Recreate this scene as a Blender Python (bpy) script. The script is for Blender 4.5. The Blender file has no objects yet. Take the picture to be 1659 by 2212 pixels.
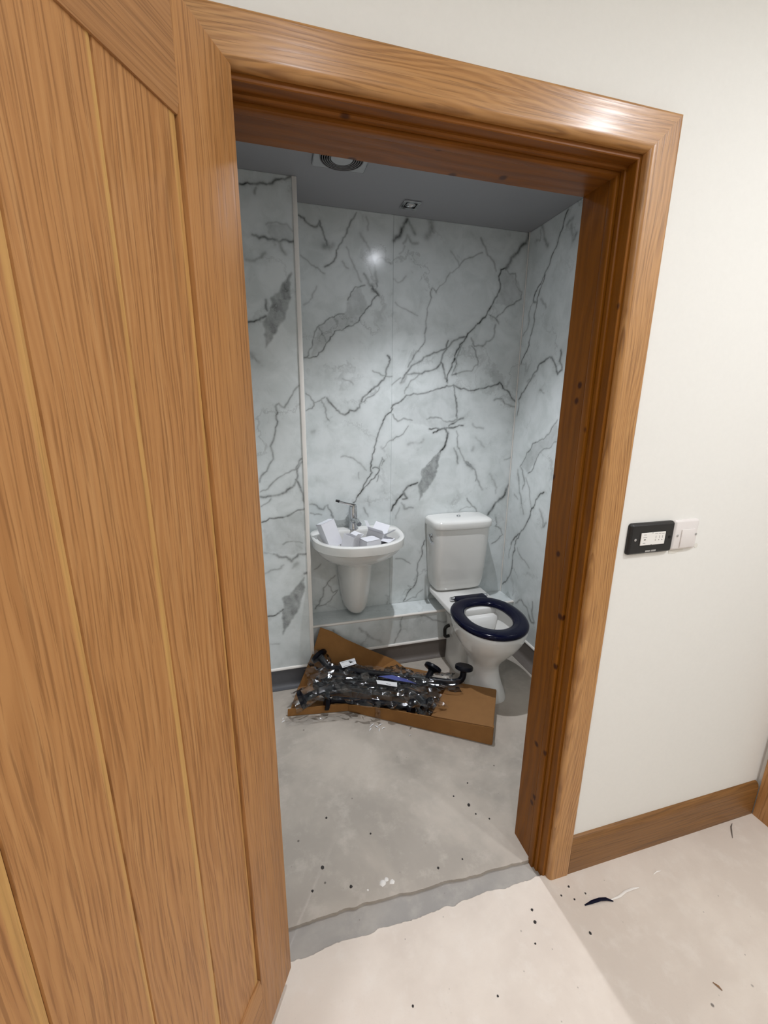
import bpy, bmesh, math, random
import numpy as np
from mathutils import Vector, Matrix, Euler

# ---------------------------------------------------------------- camera, world, exposure
sc = bpy.context.scene
C = sc.collection
def make_camera():
    F, CX, CY, CZ, YAW, PITCH, ROLL = 902.52, -0.7931, -0.8359, 1.4848, 0.2695, -0.2481, 0.0078
    cy, sy, cp, sp = math.cos(YAW), math.sin(YAW), math.cos(PITCH), math.sin(PITCH)
    fw = Vector((sy*cp, cy*cp, sp)); r = Vector((cy, -sy, 0)); u = r.cross(fw)
    c, s = math.cos(ROLL), math.sin(ROLL)
    r2 = r*c + u*s; u2 = u*c - r*s
    cam = bpy.data.cameras.new('camera'); cam.sensor_fit = 'VERTICAL'; cam.sensor_height = 24.0
    cam.lens = F/2212*24.0; cam.clip_start = 0.02
    o = bpy.data.objects.new('camera', cam); C.objects.link(o)
    m = Matrix((( r2.x, u2.x, -fw.x, CX), (r2.y, u2.y, -fw.y, CY), (r2.z, u2.z, -fw.z, CZ), (0,0,0,1)))
    o.matrix_world = m
    sc.camera = o
make_camera()
w = bpy.data.worlds.new('world'); sc.world = w; w.use_nodes = True
w.node_tree.nodes['Background'].inputs[0].default_value = (1, .96, .9, 1)
w.node_tree.nodes['Background'].inputs[1].default_value = 0.02
vs = sc.view_settings
vs.view_transform = 'Standard'; vs.look = 'None'; vs.gamma = 1.0; vs.use_curve_mapping = False
vs.exposure = 0.0
HALL_W, WC_W = 10.5, 78.0            # lamp strengths, used by the lamp builders
HALL_LAMPS = [(-0.62, -1.10, .55), (0.60, -0.95, 1.3), (0.66, -1.9, .9), (-1.75, -1.4, 1.6)]   # x, y, relative output
WC_LAMP = (-0.07, 0.82)

# ---------------------------------------------------------------- dimensions (metres)
H, W, AW = 2.0, 0.814, 0.0733      # door head, opening width, architrave width
YW, YI = 0.018, 0.170              # hall face and inner face of the front wall
XR, YB, ZC = 0.644, 1.435, 2.404   # toilet room right wall, back wall, ceiling
XT, YT = -0.622, 1.21              # boxed-out corner
XL = -0.95
YLED, ZLED, ZSK = 1.28, 0.300, 0.112
HX0, HX1, HY1, HZ = -2.6, 0.910, -3.0, 2.62

random.seed(4)
rng = np.random.RandomState(7)

# ---------------------------------------------------------------- helpers
def lin(c):
    return tuple(((v/255)/12.92 if v/255 <= .04045 else ((v/255+.055)/1.055)**2.4) for v in c) + (1.0,)
OFF = {}
def root_off(o):
    while o.parent is not None: o = o.parent
    return OFF.get(o.name, Vector((0,0,0)))
def link(name, me, mat, parent=None):
    o = bpy.data.objects.new(name, me); C.objects.link(o)
    if mat: me.materials.append(mat)
    if parent: o.parent = parent
    return o
def tag(o, label=None, cat=None, group=None, kind=None):
    if label: o['label'] = label
    if cat: o['category'] = cat
    if group: o['group'] = group
    if kind: o['kind'] = kind
    return o
def thing(name, label, cat, loc=(0,0,0), rot=(0,0,0), group=None, kind=None):
    o = bpy.data.objects.new(name, None); C.objects.link(o)
    o.location = loc; o.rotation_euler = rot; o.empty_display_size = .05
    OFF[o.name] = Vector(loc) if tuple(rot) == (0,0,0) else Vector((0,0,0))
    return tag(o, label, cat, group, kind)

class B:
    def __init__(s): s.bm = bmesh.new()
    def box(s, lo, hi, bev=0, seg=2, M=None):
        lo, hi = Vector(lo), Vector(hi)
        g = bmesh.ops.create_cube(s.bm, size=1)
        for v in g['verts']:
            v.co = Vector([lo[i] + (v.co[i]+.5)*(hi[i]-lo[i]) for i in range(3)])
        vs_ = g['verts']
        if bev:
            es = list({e for v in vs_ for e in v.link_edges})
            r = bmesh.ops.bevel(s.bm, geom=es, offset=bev, segments=seg, affect='EDGES', profile=.5)
            vs_ = list({v for f in r['faces'] for v in f.verts} | {v for v in vs_ if v.is_valid})
        if M is not None: bmesh.ops.transform(s.bm, matrix=M, verts=vs_)
        return s
    def loft(s, rings, cap0=True, cap1=True, closed=False):
        rows = [[s.bm.verts.new(p) for p in r] for r in rings]
        n = len(rows[0]); m = len(rows)
        for i in range(m if closed else m-1):
            a, b = rows[i], rows[(i+1) % m]
            for j in range(n):
                try: s.bm.faces.new((a[j], a[(j+1)%n], b[(j+1)%n], b[j]))
                except ValueError: pass
        if not closed:
            if cap0: s.bm.faces.new(list(reversed(rows[0])))
            if cap1: s.bm.faces.new(rows[-1])
        return s
    def tube(s, path, r, seg=14, cap=True):
        P = [Vector(p) for p in path]; rings = []
        t0 = (P[1]-P[0]).normalized()
        nrm = t0.cross(Vector((0,0,1)))
        if nrm.length < 1e-3: nrm = t0.cross(Vector((1,0,0)))
        nrm.normalize()
        for i, p in enumerate(P):
            t = ((P[min(i+1,len(P)-1)]-P[max(i-1,0)])).normalized()
            nrm = (nrm - t*nrm.dot(t)).normalized(); bn = t.cross(nrm)
            rr = r[i] if hasattr(r, '__len__') else r
            rings.append([p + (nrm*math.cos(2*math.pi*k/seg) + bn*math.sin(2*math.pi*k/seg))*rr for k in range(seg)])
        return s.loft(rings, cap, cap)
    def lathe(s, prof, c, axis=(0,0,1), seg=24):
        c = Vector(c); a = Vector(axis).normalized()
        u = a.orthogonal().normalized(); v = a.cross(u)
        return s.loft([[c + a*h + (u*math.cos(2*math.pi*k/seg)+v*math.sin(2*math.pi*k/seg))*max(r,1e-4) for k in range(seg)] for r, h in prof])
    def slab(s, quad, th):
        q = [Vector(p) for p in quad]
        n = Vector((0,0,0))
        for i in range(len(q)): n += q[i].cross(q[(i+1)%len(q)])
        n.normalize()
        return s.loft([[p - n*th/2 for p in q], [p + n*th/2 for p in q]])
    def prism(s, poly, ax, f0, f1):
        """poly: (a,b) pairs; f0/f1: map (a,b)->3d at both ends"""
        return s.loft([[Vector(f0(a,b)) for a,b in poly], [Vector(f1(a,b)) for a,b in poly]])
    def build(s, name, mat, parent=None, angle=35, M=None, own=False):
        bm = s.bm
        bmesh.ops.recalc_face_normals(bm, faces=bm.faces)
        if M is not None: bmesh.ops.transform(bm, matrix=M, verts=bm.verts)
        loc = Vector((0,0,0))
        if parent is not None:
            off = root_off(parent)
            for v in bm.verts: v.co -= off
        elif own:
            xs = [v.co for v in bm.verts]
            loc = Vector(((min(p.x for p in xs)+max(p.x for p in xs))/2, (min(p.y for p in xs)+max(p.y for p in xs))/2, min(p.z for p in xs)))
            for v in bm.verts: v.co -= loc
        me = bpy.data.meshes.new(name); bm.to_mesh(me); bm.free()
        if angle:
            me.shade_smooth(); me.set_sharp_from_angle(angle=math.radians(angle))
        o = link(name, me, mat, parent)
        o.location = loc
        if parent is None: OFF[o.name] = loc
        return o
def fillet(pts, rad, n=6):
    P = [Vector(p) for p in pts]; out = [P[0]]
    for i in range(1, len(P)-1):
        a, b, c = P[i-1], P[i], P[i+1]
        d1 = (a-b); d2 = (c-b); r = min(rad, d1.length*.48, d2.length*.48)
        p1 = b + d1.normalized()*r; p2 = b + d2.normalized()*r
        for k in range(n+1):
            t = k/n; out.append(p1*(1-t)**2 + b*2*t*(1-t) + p2*t*t)
    out.append(P[-1]); return out
def se(cx, cy, a, bf, bb, z, nf=2.0, nb=2.0, N=56):
    """egg / superellipse ring; front is -y"""
    R = []
    for k in range(N):
        t = 2*math.pi*k/N; c, s_ = math.cos(t), math.sin(t)
        n = nf if s_ < 0 else nb; b = bf if s_ < 0 else bb
        R.append(Vector((cx + a*math.copysign(abs(c)**(2/n), c), cy + b*math.copysign(abs(s_)**(2/n), s_), z)))
    return R

# ---------------------------------------------------------------- materials
class N:
    def __init__(s, name):
        s.m = bpy.data.materials.new(name); s.m.use_nodes = True
        s.t = s.m.node_tree; s.p = s.t.nodes['Principled BSDF']
    def n(s, typ, **kw):
        x = s.t.nodes.new(typ)
        for k, v in kw.items():
            if k in x.inputs: s.put(x.inputs[k], v)
            else: setattr(x, k, v)
        return x
    def put(s, inp, v):
        if hasattr(v, 'is_output'): s.t.links.new(v, inp)
        else: inp.default_value = v
    def math(s, op, a, b=0.0, c=0.0, clamp=False):
        x = s.t.nodes.new('ShaderNodeMath'); x.operation = op; x.use_clamp = clamp
        s.put(x.inputs[0], a); s.put(x.inputs[1], b); s.put(x.inputs[2], c); return x.outputs[0]
    def mix(s, f, a, b, mode='MIX'):
        x = s.t.nodes.new('ShaderNodeMix'); x.data_type = 'RGBA'; x.blend_type = mode
        s.put(x.inputs[0], f); s.put(x.inputs[6], a); s.put(x.inputs[7], b); return x.outputs[2]
    def noise(s, vec, scale, detail=4, rough=.55, dist=0):
        x = s.t.nodes.new('ShaderNodeTexNoise'); s.put(x.inputs['Vector'], vec)
        x.inputs['Scale'].default_value = scale; x.inputs['Detail'].default_value = detail
        x.inputs['Roughness'].default_value = rough; x.inputs['Distortion'].default_value = dist
        return x.outputs['Fac']
    def vor(s, vec, scale, feat='F1'):
        x = s.t.nodes.new('ShaderNodeTexVoronoi'); s.put(x.inputs['Vector'], vec); x.feature = feat
        x.inputs['Scale'].default_value = scale; return x.outputs['Distance']
    def mr(s, v, a, b, c=0.0, d=1.0, smooth=True):
        x = s.t.nodes.new('ShaderNodeMapRange'); x.interpolation_type = 'SMOOTHSTEP' if smooth else 'LINEAR'
        s.put(x.inputs[0], v)
        for i, q in enumerate((a,b,c,d)): x.inputs[1+i].default_value = q
        return x.outputs[0]
    def vmul(s, vec, k):
        x = s.t.nodes.new('ShaderNodeVectorMath'); x.operation = 'MULTIPLY'; s.put(x.inputs[0], vec); x.inputs[1].default_value = k; return x.outputs[0]
    def vadd(s, a, b):
        x = s.t.nodes.new('ShaderNodeVectorMath'); x.operation = 'ADD'; s.put(x.inputs[0], a); s.put(x.inputs[1], b); return x.outputs[0]
    def obj(s): return s.n('ShaderNodeTexCoord').outputs['Object']
    def bump(s, h, strength=.2, dist=.01):
        x = s.t.nodes.new('ShaderNodeBump'); x.inputs['Strength'].default_value = strength; x.inputs['Distance'].default_value = dist
        s.put(x.inputs['Height'], h); s.t.links.new(x.outputs[0], s.p.inputs['Normal'])
    def set(s, **kw):
        for k, v in kw.items(): s.put(s.p.inputs[k.replace('_',' ')], v)
        return s.m
def plain(name, rgb, rough=.5, metal=0.0, mottle=0.06, scale=30, spec=.5, coat=0.0):
    k = N(name); v = k.obj()
    f = k.noise(v, scale, 3)
    c = lin(rgb)
    d = tuple(x*(1-mottle*2.2) for x in c[:3]) + (1,)
    col = k.mix(f, d, tuple(min(1, x*(1+mottle)) for x in c[:3]) + (1,))
    k.set(Base_Color=col, Roughness=rough, Metallic=metal, Specular_IOR_Level=spec, Coat_Weight=coat)
    return k.m

def wood(name, mid, dark, light, along='z', ring=190.0, ringamt=.55, rough=.38, knots=0.0, streak=.35, coat=0.0, sap=0.0, cath=.045, pores=1.0, edge=0, spec=.5):
    k = N(name)
    v = k.obj()
    rnd = k.n('ShaderNodeObjectInfo').outputs['Random']
    sep = k.n('ShaderNodeSeparateXYZ', Vector=v)
    X, Y, Z = sep.outputs
    if along == 'x': X, Z = Z, X
    elif along == 'y': Y, Z = Z, Y
    across = k.math('ADD', X, k.math('MULTIPLY', Y, .55))
    r1 = k.math('MULTIPLY', rnd, 37.3)
    cv = k.n('ShaderNodeCombineXYZ'); k.put(cv.inputs[0], across); k.put(cv.inputs[1], r1); k.put(cv.inputs[2], Z)
    vec = cv.outputs[0]
    # slow wander of the grain
    w1 = k.noise(k.vmul(vec, (5, 1, .9)), 1.0, 3, .5)
    w2 = k.noise(k.vmul(vec, (22, 1, 3.0)), 1.0, 3, .55)
    wob = k.math('ADD', k.math('MULTIPLY', k.math('SUBTRACT', w1, .5), .16), k.math('MULTIPLY', k.math('SUBTRACT', w2, .5), .022))
    a = k.math('ADD', k.math('ADD', across, wob), k.math('MULTIPLY', k.math('SUBTRACT', k.math('FRACT', k.math('MULTIPLY', rnd, 7.7)), .5), .06))
    zz = k.math('MULTIPLY', k.math('SUBTRACT', Z, k.math('MULTIPLY_ADD', k.math('FRACT', k.math('MULTIPLY', rnd, 3.1)), 1.2, .9)), cath)
    d = k.math('SQRT', k.math('ADD', k.math('MULTIPLY', a, a), k.math('MULTIPLY', zz, zz)))
    rings = k.math('SINE', k.math('MULTIPLY', d, ring*2*math.pi))
    rings = k.mr(rings, -1.0, 1.0)
    # pores: long fine dashes
    p1 = k.noise(k.vmul(k.n('ShaderNodeCombineXYZ', X=k.math('ADD', across, k.math('MULTIPLY', wob, .35)), Y=r1, Z=Z).outputs[0], (330, 1, 6)), 1.0, 3, .6)
    p2 = k.noise(k.vmul(vec, (150, 1, 4)), 1.0, 3, .6)
    p3 = k.noise(k.vmul(vec, (28, 1, 1.6)), 1.0, 3, .6)
    pore = k.mr(p1, .50, .64)
    col = k.mix(k.math('MULTIPLY', k.math('MULTIPLY', rings, k.mr(p3, .3, .7, .35, 1.0)), ringamt), lin(mid), lin(dark))
    col = k.mix(k.mr(p2, .48, .72, 0, streak), col, lin(light))
    col = k.mix(k.mr(p3, .5, .78, 0, streak*.5), col, lin(dark))
    if pores: col = k.mix(k.math('MULTIPLY', pore, .55*pores), col, lin(tuple(x*.84 for x in dark)))
    if sap:
        s1 = k.noise(k.vmul(vec, (9, 1, .16)), 1.0, 2, .5)
        col = k.mix(k.mr(s1, .63, .70, 0, sap), col, lin((212, 168, 92)))
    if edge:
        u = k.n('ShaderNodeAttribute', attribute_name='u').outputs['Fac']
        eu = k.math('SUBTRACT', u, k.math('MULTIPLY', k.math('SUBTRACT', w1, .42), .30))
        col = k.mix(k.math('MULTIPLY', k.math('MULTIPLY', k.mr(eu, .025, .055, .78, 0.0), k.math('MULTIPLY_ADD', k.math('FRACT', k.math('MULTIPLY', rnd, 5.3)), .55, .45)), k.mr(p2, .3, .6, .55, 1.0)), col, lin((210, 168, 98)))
    if knots:
        kv = k.n('ShaderNodeCombineXYZ', X=k.math('MULTIPLY_ADD', across, 22.0, k.math('ADD', r1, k.math('MULTIPLY', w2, .5))), Y=k.math('MULTIPLY_ADD', Z, 11.0, k.math('MULTIPLY', w1, .6))).outputs[0]
        vo = k.n('ShaderNodeTexVoronoi', voronoi_dimensions='2D'); k.put(vo.inputs['Vector'], kv); vo.inputs['Scale'].default_value = 1.0
        gate = k.mr(k.n('ShaderNodeSeparateColor', Color=vo.outputs['Color']).outputs[0], .30, .34, 0.0, 1.0)
        kd = k.math('ADD', vo.outputs['Distance'], gate)
        col = k.mix(k.mr(kd, .05, .14, knots, 0.0), col, lin((58, 26, 8)))
    k.bump(k.math('SUBTRACT', p2, k.math('MULTIPLY', pore, .6)), .12, .001)
    k.set(Base_Color=col, Roughness=k.mr(p2, .3, .7, rough-.06, rough+.08), Coat_Weight=coat, Coat_Roughness=.2, Specular_IOR_Level=spec)
    return k.m

def marble_mat(name):
    k = N(name); v = k.obj()
    at = k.n('ShaderNodeAttribute', attribute_name='vein'); A = at.outputs['Fac']
    fine = k.noise(v, 55, 5, .65); mid = k.noise(v, 9, 5, .6, .4); big = k.noise(v, 2.6, 4, .55, .3)
    smud = k.noise(v, 17, 5, .62, .9)
    wv = k.vadd(k.vmul(v, (1,1,1)), k.vmul(k.n('ShaderNodeCombineXYZ', X=mid, Y=big, Z=fine).outputs[0], (.22,.22,.10)))
    rid = k.math('ABSOLUTE', k.math('SUBTRACT', k.noise(wv, 2.3, 3, .5), .5))
    thin = k.mr(rid, 0.0, .016, .22, 0.0)
    thin = k.math('MULTIPLY', thin, k.mr(big, .42, .62))
    cloud = k.math('MULTIPLY', k.mr(smud, .55, .78, 0, .20), k.mr(mid, .42, .66))
    A2 = k.math('MULTIPLY', A, k.mr(fine, .25, .75, .72, 1.18, False))
    tot = k.math('ADD', k.math('ADD', A2, thin), cloud, clamp=True)
    base = k.mix(k.mr(mid, .35, .7), lin((226, 231, 231)), lin((210, 216, 215)))
    base = k.mix(k.mr(big, .45, .7, 0, .35), base, lin((196, 201, 200)))
    col = k.mix(tot, base, lin((52, 53, 50)))
    k.set(Base_Color=col, Roughness=.20, Specular_IOR_Level=.45)
    return k.m

def screed_mat(name, a, b, stain):
    k = N(name); v = k.obj()
    n1 = k.noise(v, 2.2, 5, .6, .3); n2 = k.noise(v, 14, 5, .65); n3 = k.noise(v, 160, 3, .6)
    col = k.mix(k.mr(n1, .38, .62), lin(a), lin(b))
    col = k.mix(k.mr(n2, .48, .74, 0, .42), col, lin(stain))
    col = k.mix(k.mr(n3, .6, .8, 0, .18), col, lin(tuple(x*.82 for x in a)))
    # scattered dark specks
    vd = k.n('ShaderNodeTexVoronoi'); k.put(vd.inputs['Vector'], v); vd.inputs['Scale'].default_value = 13
    rr = k.n('ShaderNodeSeparateColor', Color=vd.outputs['Color']).outputs[0]
    sp = k.math('MULTIPLY', k.mr(vd.outputs['Distance'], .035, .07, 1, 0), k.mr(rr, .72, .74))
    vd2 = k.n('ShaderNodeTexVoronoi'); k.put(vd2.inputs['Vector'], v); vd2.inputs['Scale'].default_value = 46
    rr2 = k.n('ShaderNodeSeparateColor', Color=vd2.outputs['Color']).outputs[1]
    sp2 = k.math('MULTIPLY', k.mr(vd2.outputs['Distance'], .05, .12, 1, 0), k.mr(rr2, .90, .92))
    col = k.mix(k.math('MULTIPLY', sp, .75), col, lin((70, 64, 60)))
    col = k.mix(k.math('MULTIPLY', sp2, .45), col, lin((110, 100, 94)))
    k.bump(k.math('ADD', k.math('MULTIPLY', n2, .7), k.math('MULTIPLY', n3, .3)), .22, .003)
    k.set(Base_Color=col, Roughness=.78, Specular_IOR_Level=.3)
    return k.m

M = {}
OAK = dict(mid=(186,134,82), dark=(150,98,52), light=(206,160,106))
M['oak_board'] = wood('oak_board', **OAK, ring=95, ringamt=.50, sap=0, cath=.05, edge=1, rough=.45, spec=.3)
M['oak_stile'] = wood('oak_stile', (182,130,78), (150,98,52), (202,154,100), ring=120, ringamt=.32, cath=.03, rough=.45, spec=.3)
M['oak_rail'] = wood('oak_rail', (176,128,82), (148,100,60), (196,150,104), along='x', ring=110, ringamt=.35, cath=.03, rough=.45, spec=.3)
M['arch_v'] = wood('oak_architrave_upright', (186,136,80), (140,90,40), (208,162,104), ring=150, ringamt=.6, rough=.34, coat=.22, cath=.05)
M['arch_h'] = wood('oak_architrave_head', (186,136,80), (140,90,40), (208,162,104), along='x', ring=150, ringamt=.6, rough=.34, coat=.22, cath=.05)
M['arch_y'] = wood('oak_architrave_side', (186,136,84), (146,96,48), (206,160,108), ring=80, ringamt=.4, rough=.3)
M['pine_v'] = wood('stained_pine_upright', (132,80,18), (92,50,8), (154,96,28), ring=60, ringamt=.45, rough=.42, knots=.9, coat=.0, cath=.03, pores=.3, spec=.18)
M['pine_h'] = wood('stained_pine_head', (130,78,26), (92,50,12), (152,94,38), along='x', ring=60, ringamt=.45, rough=.42, knots=.85, coat=.0, cath=.03, pores=.3, spec=.18)
M['skirt'] = wood('oak_skirting', (134,92,46), (98,62,24), (158,114,62), along='x', ring=70, ringamt=.5, rough=.4, cath=.03)
M['marble'] = marble_mat('marble_print_panel')
M['wall'] = plain('painted_plaster', (234,232,226), .72, mottle=.012, scale=90, spec=.3)
M['ceil_wc'] = plain('grey_ceiling_board', (152,152,155), .45, mottle=.01, scale=40)
M['ceil_hall'] = plain('white_ceiling_paint', (240,238,232), .8, mottle=.01)
M['floor_hall'] = screed_mat('beige_floor_screed', (226,215,203), (214,202,190), (232,224,214))
M['floor_wc'] = screed_mat('grey_floor_screed', (190,180,168), (166,158,148), (204,195,184))
M['trench'] = screed_mat('bare_concrete', (176,170,162), (156,152,147), (188,182,174))
M['trimwhite'] = plain('white_plastic_trim', (240,235,228), .3, mottle=.02)
M['vinyl'] = plain('taupe_vinyl_skirting', (112,104,98), .5, mottle=.06, scale=60)
M['vinyl_d'] = plain('grey_vinyl_skirting', (92,92,95), .5, mottle=.06, scale=60)
M['ceramic'] = plain('white_glazed_ceramic', (230,229,225), .10, mottle=.008, coat=.3)
M['navy'] = plain('navy_plastic', (8,10,36), .14, mottle=.12, scale=20, spec=.18)
M['navy_tube'] = plain('navy_coated_tube', (7,8,20), .34, mottle=.1, scale=20, spec=.2)
M['black'] = plain('black_plastic', (22,22,23), .38, mottle=.05)
M['blackhole'] = plain('dark_recess', (8,8,8), .8, mottle=.05)
M['chrome'] = plain('chrome', (205,206,208), .08, metal=1.0, mottle=.01)
M['plate_w'] = plain('white_switch_plastic', (226,220,216), .35, mottle=.01)
M['module'] = plain('white_module_face', (236,233,228), .4, mottle=.01)
M['ink'] = plain('grey_print', (120,116,112), .6, mottle=.05)
M['ink_d'] = plain('dark_print', (60,58,58), .6, mottle=.05)
M['ink_w'] = plain('white_print', (190,188,184), .5, mottle=.05)
M['putty'] = plain('filler_smear', (226,222,212), .8, mottle=.05, scale=60)
M['card'] = plain('brown_cardboard', (152,108,62), .85, mottle=.10, scale=22, spec=.2)
M['card_in'] = plain('cardboard_inner_face', (144,104,64), .85, mottle=.08, scale=22, spec=.2)
M['paperbox'] = plain('white_carton_board', (226,226,231), .6, mottle=.02)
M['paperin'] = plain('grey_brown_carton_inside', (150,128,104), .8, mottle=.06)
M['label'] = plain('white_paper_label', (236,236,238), .5, mottle=.01)
M['bluefilm'] = plain('blue_tape', (84,92,160), .3, mottle=.1)
M['water'] = plain('bowl_water', (150,150,146), .03, mottle=.02, spec=.6)
M['dust'] = plain('plaster_crumb', (226,222,216), .8, mottle=.05)
M['grit'] = plain('dark_grit', (48,44,42), .8, mottle=.1)
def film_mat():
    k = N('clear_plastic_film'); t = k.t
    v = k.obj(); n = k.noise(v, 60, 4, .6)
    gl = k.n('ShaderNodeBsdfGlossy', Roughness=.10); tr = k.n('ShaderNodeBsdfTransparent')
    gl.inputs['Color'].default_value = (.9,.92,.95,1); tr.inputs['Color'].default_value = (.975,.975,.975,1)
    bp = k.n('ShaderNodeBump', Strength=.25, Distance=.002, Height=n)
    t.links.new(bp.outputs[0], gl.inputs['Normal'])
    fr = k.n('ShaderNodeFresnel', IOR=1.5)
    ms = k.n('ShaderNodeMixShader'); t.links.new(k.math('MULTIPLY_ADD', fr.outputs[0], .85, .025, clamp=True), ms.inputs[0])
    t.links.new(tr.outputs[0], ms.inputs[1]); t.links.new(gl.outputs[0], ms.inputs[2])
    t.links.new(ms.outputs[0], t.nodes['Material Output'].inputs['Surface'])
    return k.m
M['film'] = film_mat()
def emit(name, rgb, st):
    k = N(name); k.set(Base_Color=(.8,.8,.8,1), Emission_Color=lin(rgb), Emission_Strength=st); return k.m
M['lampglow_hall'] = emit('lit_lamp_lens_warm', (255,240,215), 6)
M['lampglow_wc'] = emit('lit_lamp_lens_cool', (242,246,255), 200)

# ================================================================ the setting
WL = W + .036                      # hinge side of the frame sits behind the door edge
def struct(o, label, cat): return tag(o, label, cat, kind='structure')
def sm(t): t = max(0, min(1, t)); return t*t*(3-2*t)
def vnoise(x, seed=0):
    i = math.floor(x); f = x-i
    def h(n):
        n = (int(n)*374761393 + seed*668265263) & 0xffffffff
        n = ((n ^ (n >> 13))*1274126177) & 0xffffffff
        return ((n ^ (n >> 16)) & 0xffff)/65535.0
    f = f*f*(3-2*f); return h(i)*(1-f)+h(i+1)*f
def jag(x, seed, amp): return amp*((vnoise(x*9, seed)-.5)*1.2 + (vnoise(x*34, seed+1)-.5)*.7 + (vnoise(x*150, seed+2)-.5)*.22)

def grid_mesh(name, cols, mat, drop=None, parent=None):
    """cols: list of columns, each a list of (x,y,z)"""
    n, m = len(cols), len(cols[0])
    v = [p for c in cols for p in c]
    f = [(i*m+j, (i+1)*m+j, (i+1)*m+j+1, i*m+j+1) for i in range(n-1) for j in range(m-1)]
    me = bpy.data.meshes.new(name); me.from_pydata(v, [], f); me.update()
    bm = bmesh.new(); bm.from_mesh(me); bmesh.ops.recalc_face_normals(bm, faces=bm.faces)
    if sum(fc.normal.z for fc in bm.faces) < 0: bmesh.ops.reverse_faces(bm, faces=bm.faces)
    bm.to_mesh(me); bm.free(); me.shade_smooth(); me.set_sharp_from_angle(angle=math.radians(40))
    return link(name, me, mat, parent)

def hall_edge(x):
    t = (x+W)/W
    return .016 + .008*t + jag(x, 3, .011) if -WL-.02 < x < .02 else YW
def hall_h(x, y):
    xs = .004 - .07*y + jag(y, 9, .010)
    wd = .010 + .10*min(1, -y/.6) if y < 0 else .010
    raised = 1 - sm((x-xs)/wd + .5)
    return .0004*raised + (vnoise(x*9+y*4, 5)-.5)*.0006
xs = sorted(set([round(HX0 + i*(-.95-HX0)/24, 4) for i in range(25)] + [round(-.95+i*.006, 4) for i in range(int(1.35/.006))] + [round(.4+i*(HX1-.4)/20, 4) for i in range(21)]))
ts = [0]+[ (i/110)**1.6 for i in range(1, 111)]
cols = []
for x in xs:
    e = hall_edge(x); c = [(x, e+.001, -.03)]
    for t in ts:
        y = e + (HY1-e)*t
        c.append((x, y, hall_h(x, y) + (.0 if t else -.0015)))
    cols.append(c)
struct(grid_mesh('floor', cols, M['floor_hall']), 'beige screeded hall floor with scattered grit', 'floor')

def wc_edge(x): return .096 - .018*(x+W)/W + jag(x, 21, .008)
cols = []
for i in range(137):
    x = -WL+.004 + i*(WL-.008)/136; e = wc_edge(x)
    cols.append([(x, e-.001, -.03), (x, e, -.001), (x, e+.006, .0)] + [(x, e+.006+(YI+.002-e-.006)*j/6, (vnoise(x*8+j, 2)-.5)*.0005) for j in range(1, 7)])
struct(grid_mesh('floor_threshold', cols, M['floor_wc']), 'grey screed lip inside the doorway', 'floor')
cols = [[(XL + i*(XR+.02-XL)/60, YI+.001 + j*(YB+.02-YI)/60, 0) for j in range(61)] for i in range(61)]
struct(grid_mesh('floor_inner', cols, M['floor_wc']), 'dusty grey screed floor of the toilet room', 'floor')
cols = [[(-WL-.03 + i*(WL+.06)/80, -.02 + j*.16/20, -.012 + (vnoise(i*.7+j*1.3, 8)-.5)*.002) for j in range(21)] for i in range(81)]
struct(grid_mesh('floor_recess', cols, M['trench']), 'sunken strip of bare grey concrete across the doorway', 'floor')

b = B(); b.box((HX0, YW, -.02), (-WL-.026, YI, HZ)); b.box((.026, YW, -.02), (HX1, YI, HZ)); b.box((-WL-.026, YW, H+.026), (.026, YI, HZ))
struct(b.build('wall_front', M['wall'], angle=0), 'white painted wall around the oak doorway', 'wall')
struct(B().box((HX1, HY1, -.02), (HX1+.1, YI, HZ)).build('wall_right', M['wall'], angle=0), 'white painted hall side wall meeting the doorway wall', 'wall')
struct(B().box((HX0-.1, HY1, -.02), (HX0, YI, HZ)).build('wall_left', M['wall'], angle=0), 'white painted hall wall behind the open door', 'wall')
struct(B().box((HX0-.1, HY1-.1, -.02), (HX1+.1, HY1, HZ)).build('wall_rear', M['wall'], angle=0), 'white painted hall wall opposite the doorway', 'wall')
struct(B().box((HX0-.1, HY1-.1, HZ), (HX1+.1, YI, HZ+.1)).build('ceiling', M['ceil_hall'], angle=0), 'white painted hall ceiling', 'ceiling')
struct(B().box((XL-.05, YI, ZC), (XR+.06, YB+.06, ZC+.08)).build('ceiling_inner', M['ceil_wc'], angle=0), 'pale grey smooth ceiling of the toilet room', 'ceiling')

# ---- architrave, mitred
r_ = .013
prof = [(0, YW)] + [(0 + r_*(1-math.cos(t)), r_*(1-math.sin(t))) for t in [k*math.pi/2/6 for k in range(7)]]
prof += [(r_+.0012, 0), (AW-.0056, 0), (AW-.004, 0), (AW-.0012, .0014), (AW, .005), (AW, YW)]
ar = thing('trim_1', 'golden oak architrave with a mitred corner framing the doorway', 'trim', (0, 0, 0), kind='structure')
B().prism(prof, 0, lambda a, b: (a, b, 0), lambda a, b: (a, b, H+a)).build('upright', M['arch_v'], ar)
B().prism(prof, 0, lambda a, b: (-WL-a, b, H+a), lambda a, b: (a, b, H+a)).build('head', M['arch_h'], ar)
B().prism(prof, 0, lambda a, b: (-WL-a, b, 0), lambda a, b: (-WL-a, b, H+a)).build('upright', M['arch_v'], ar)
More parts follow.
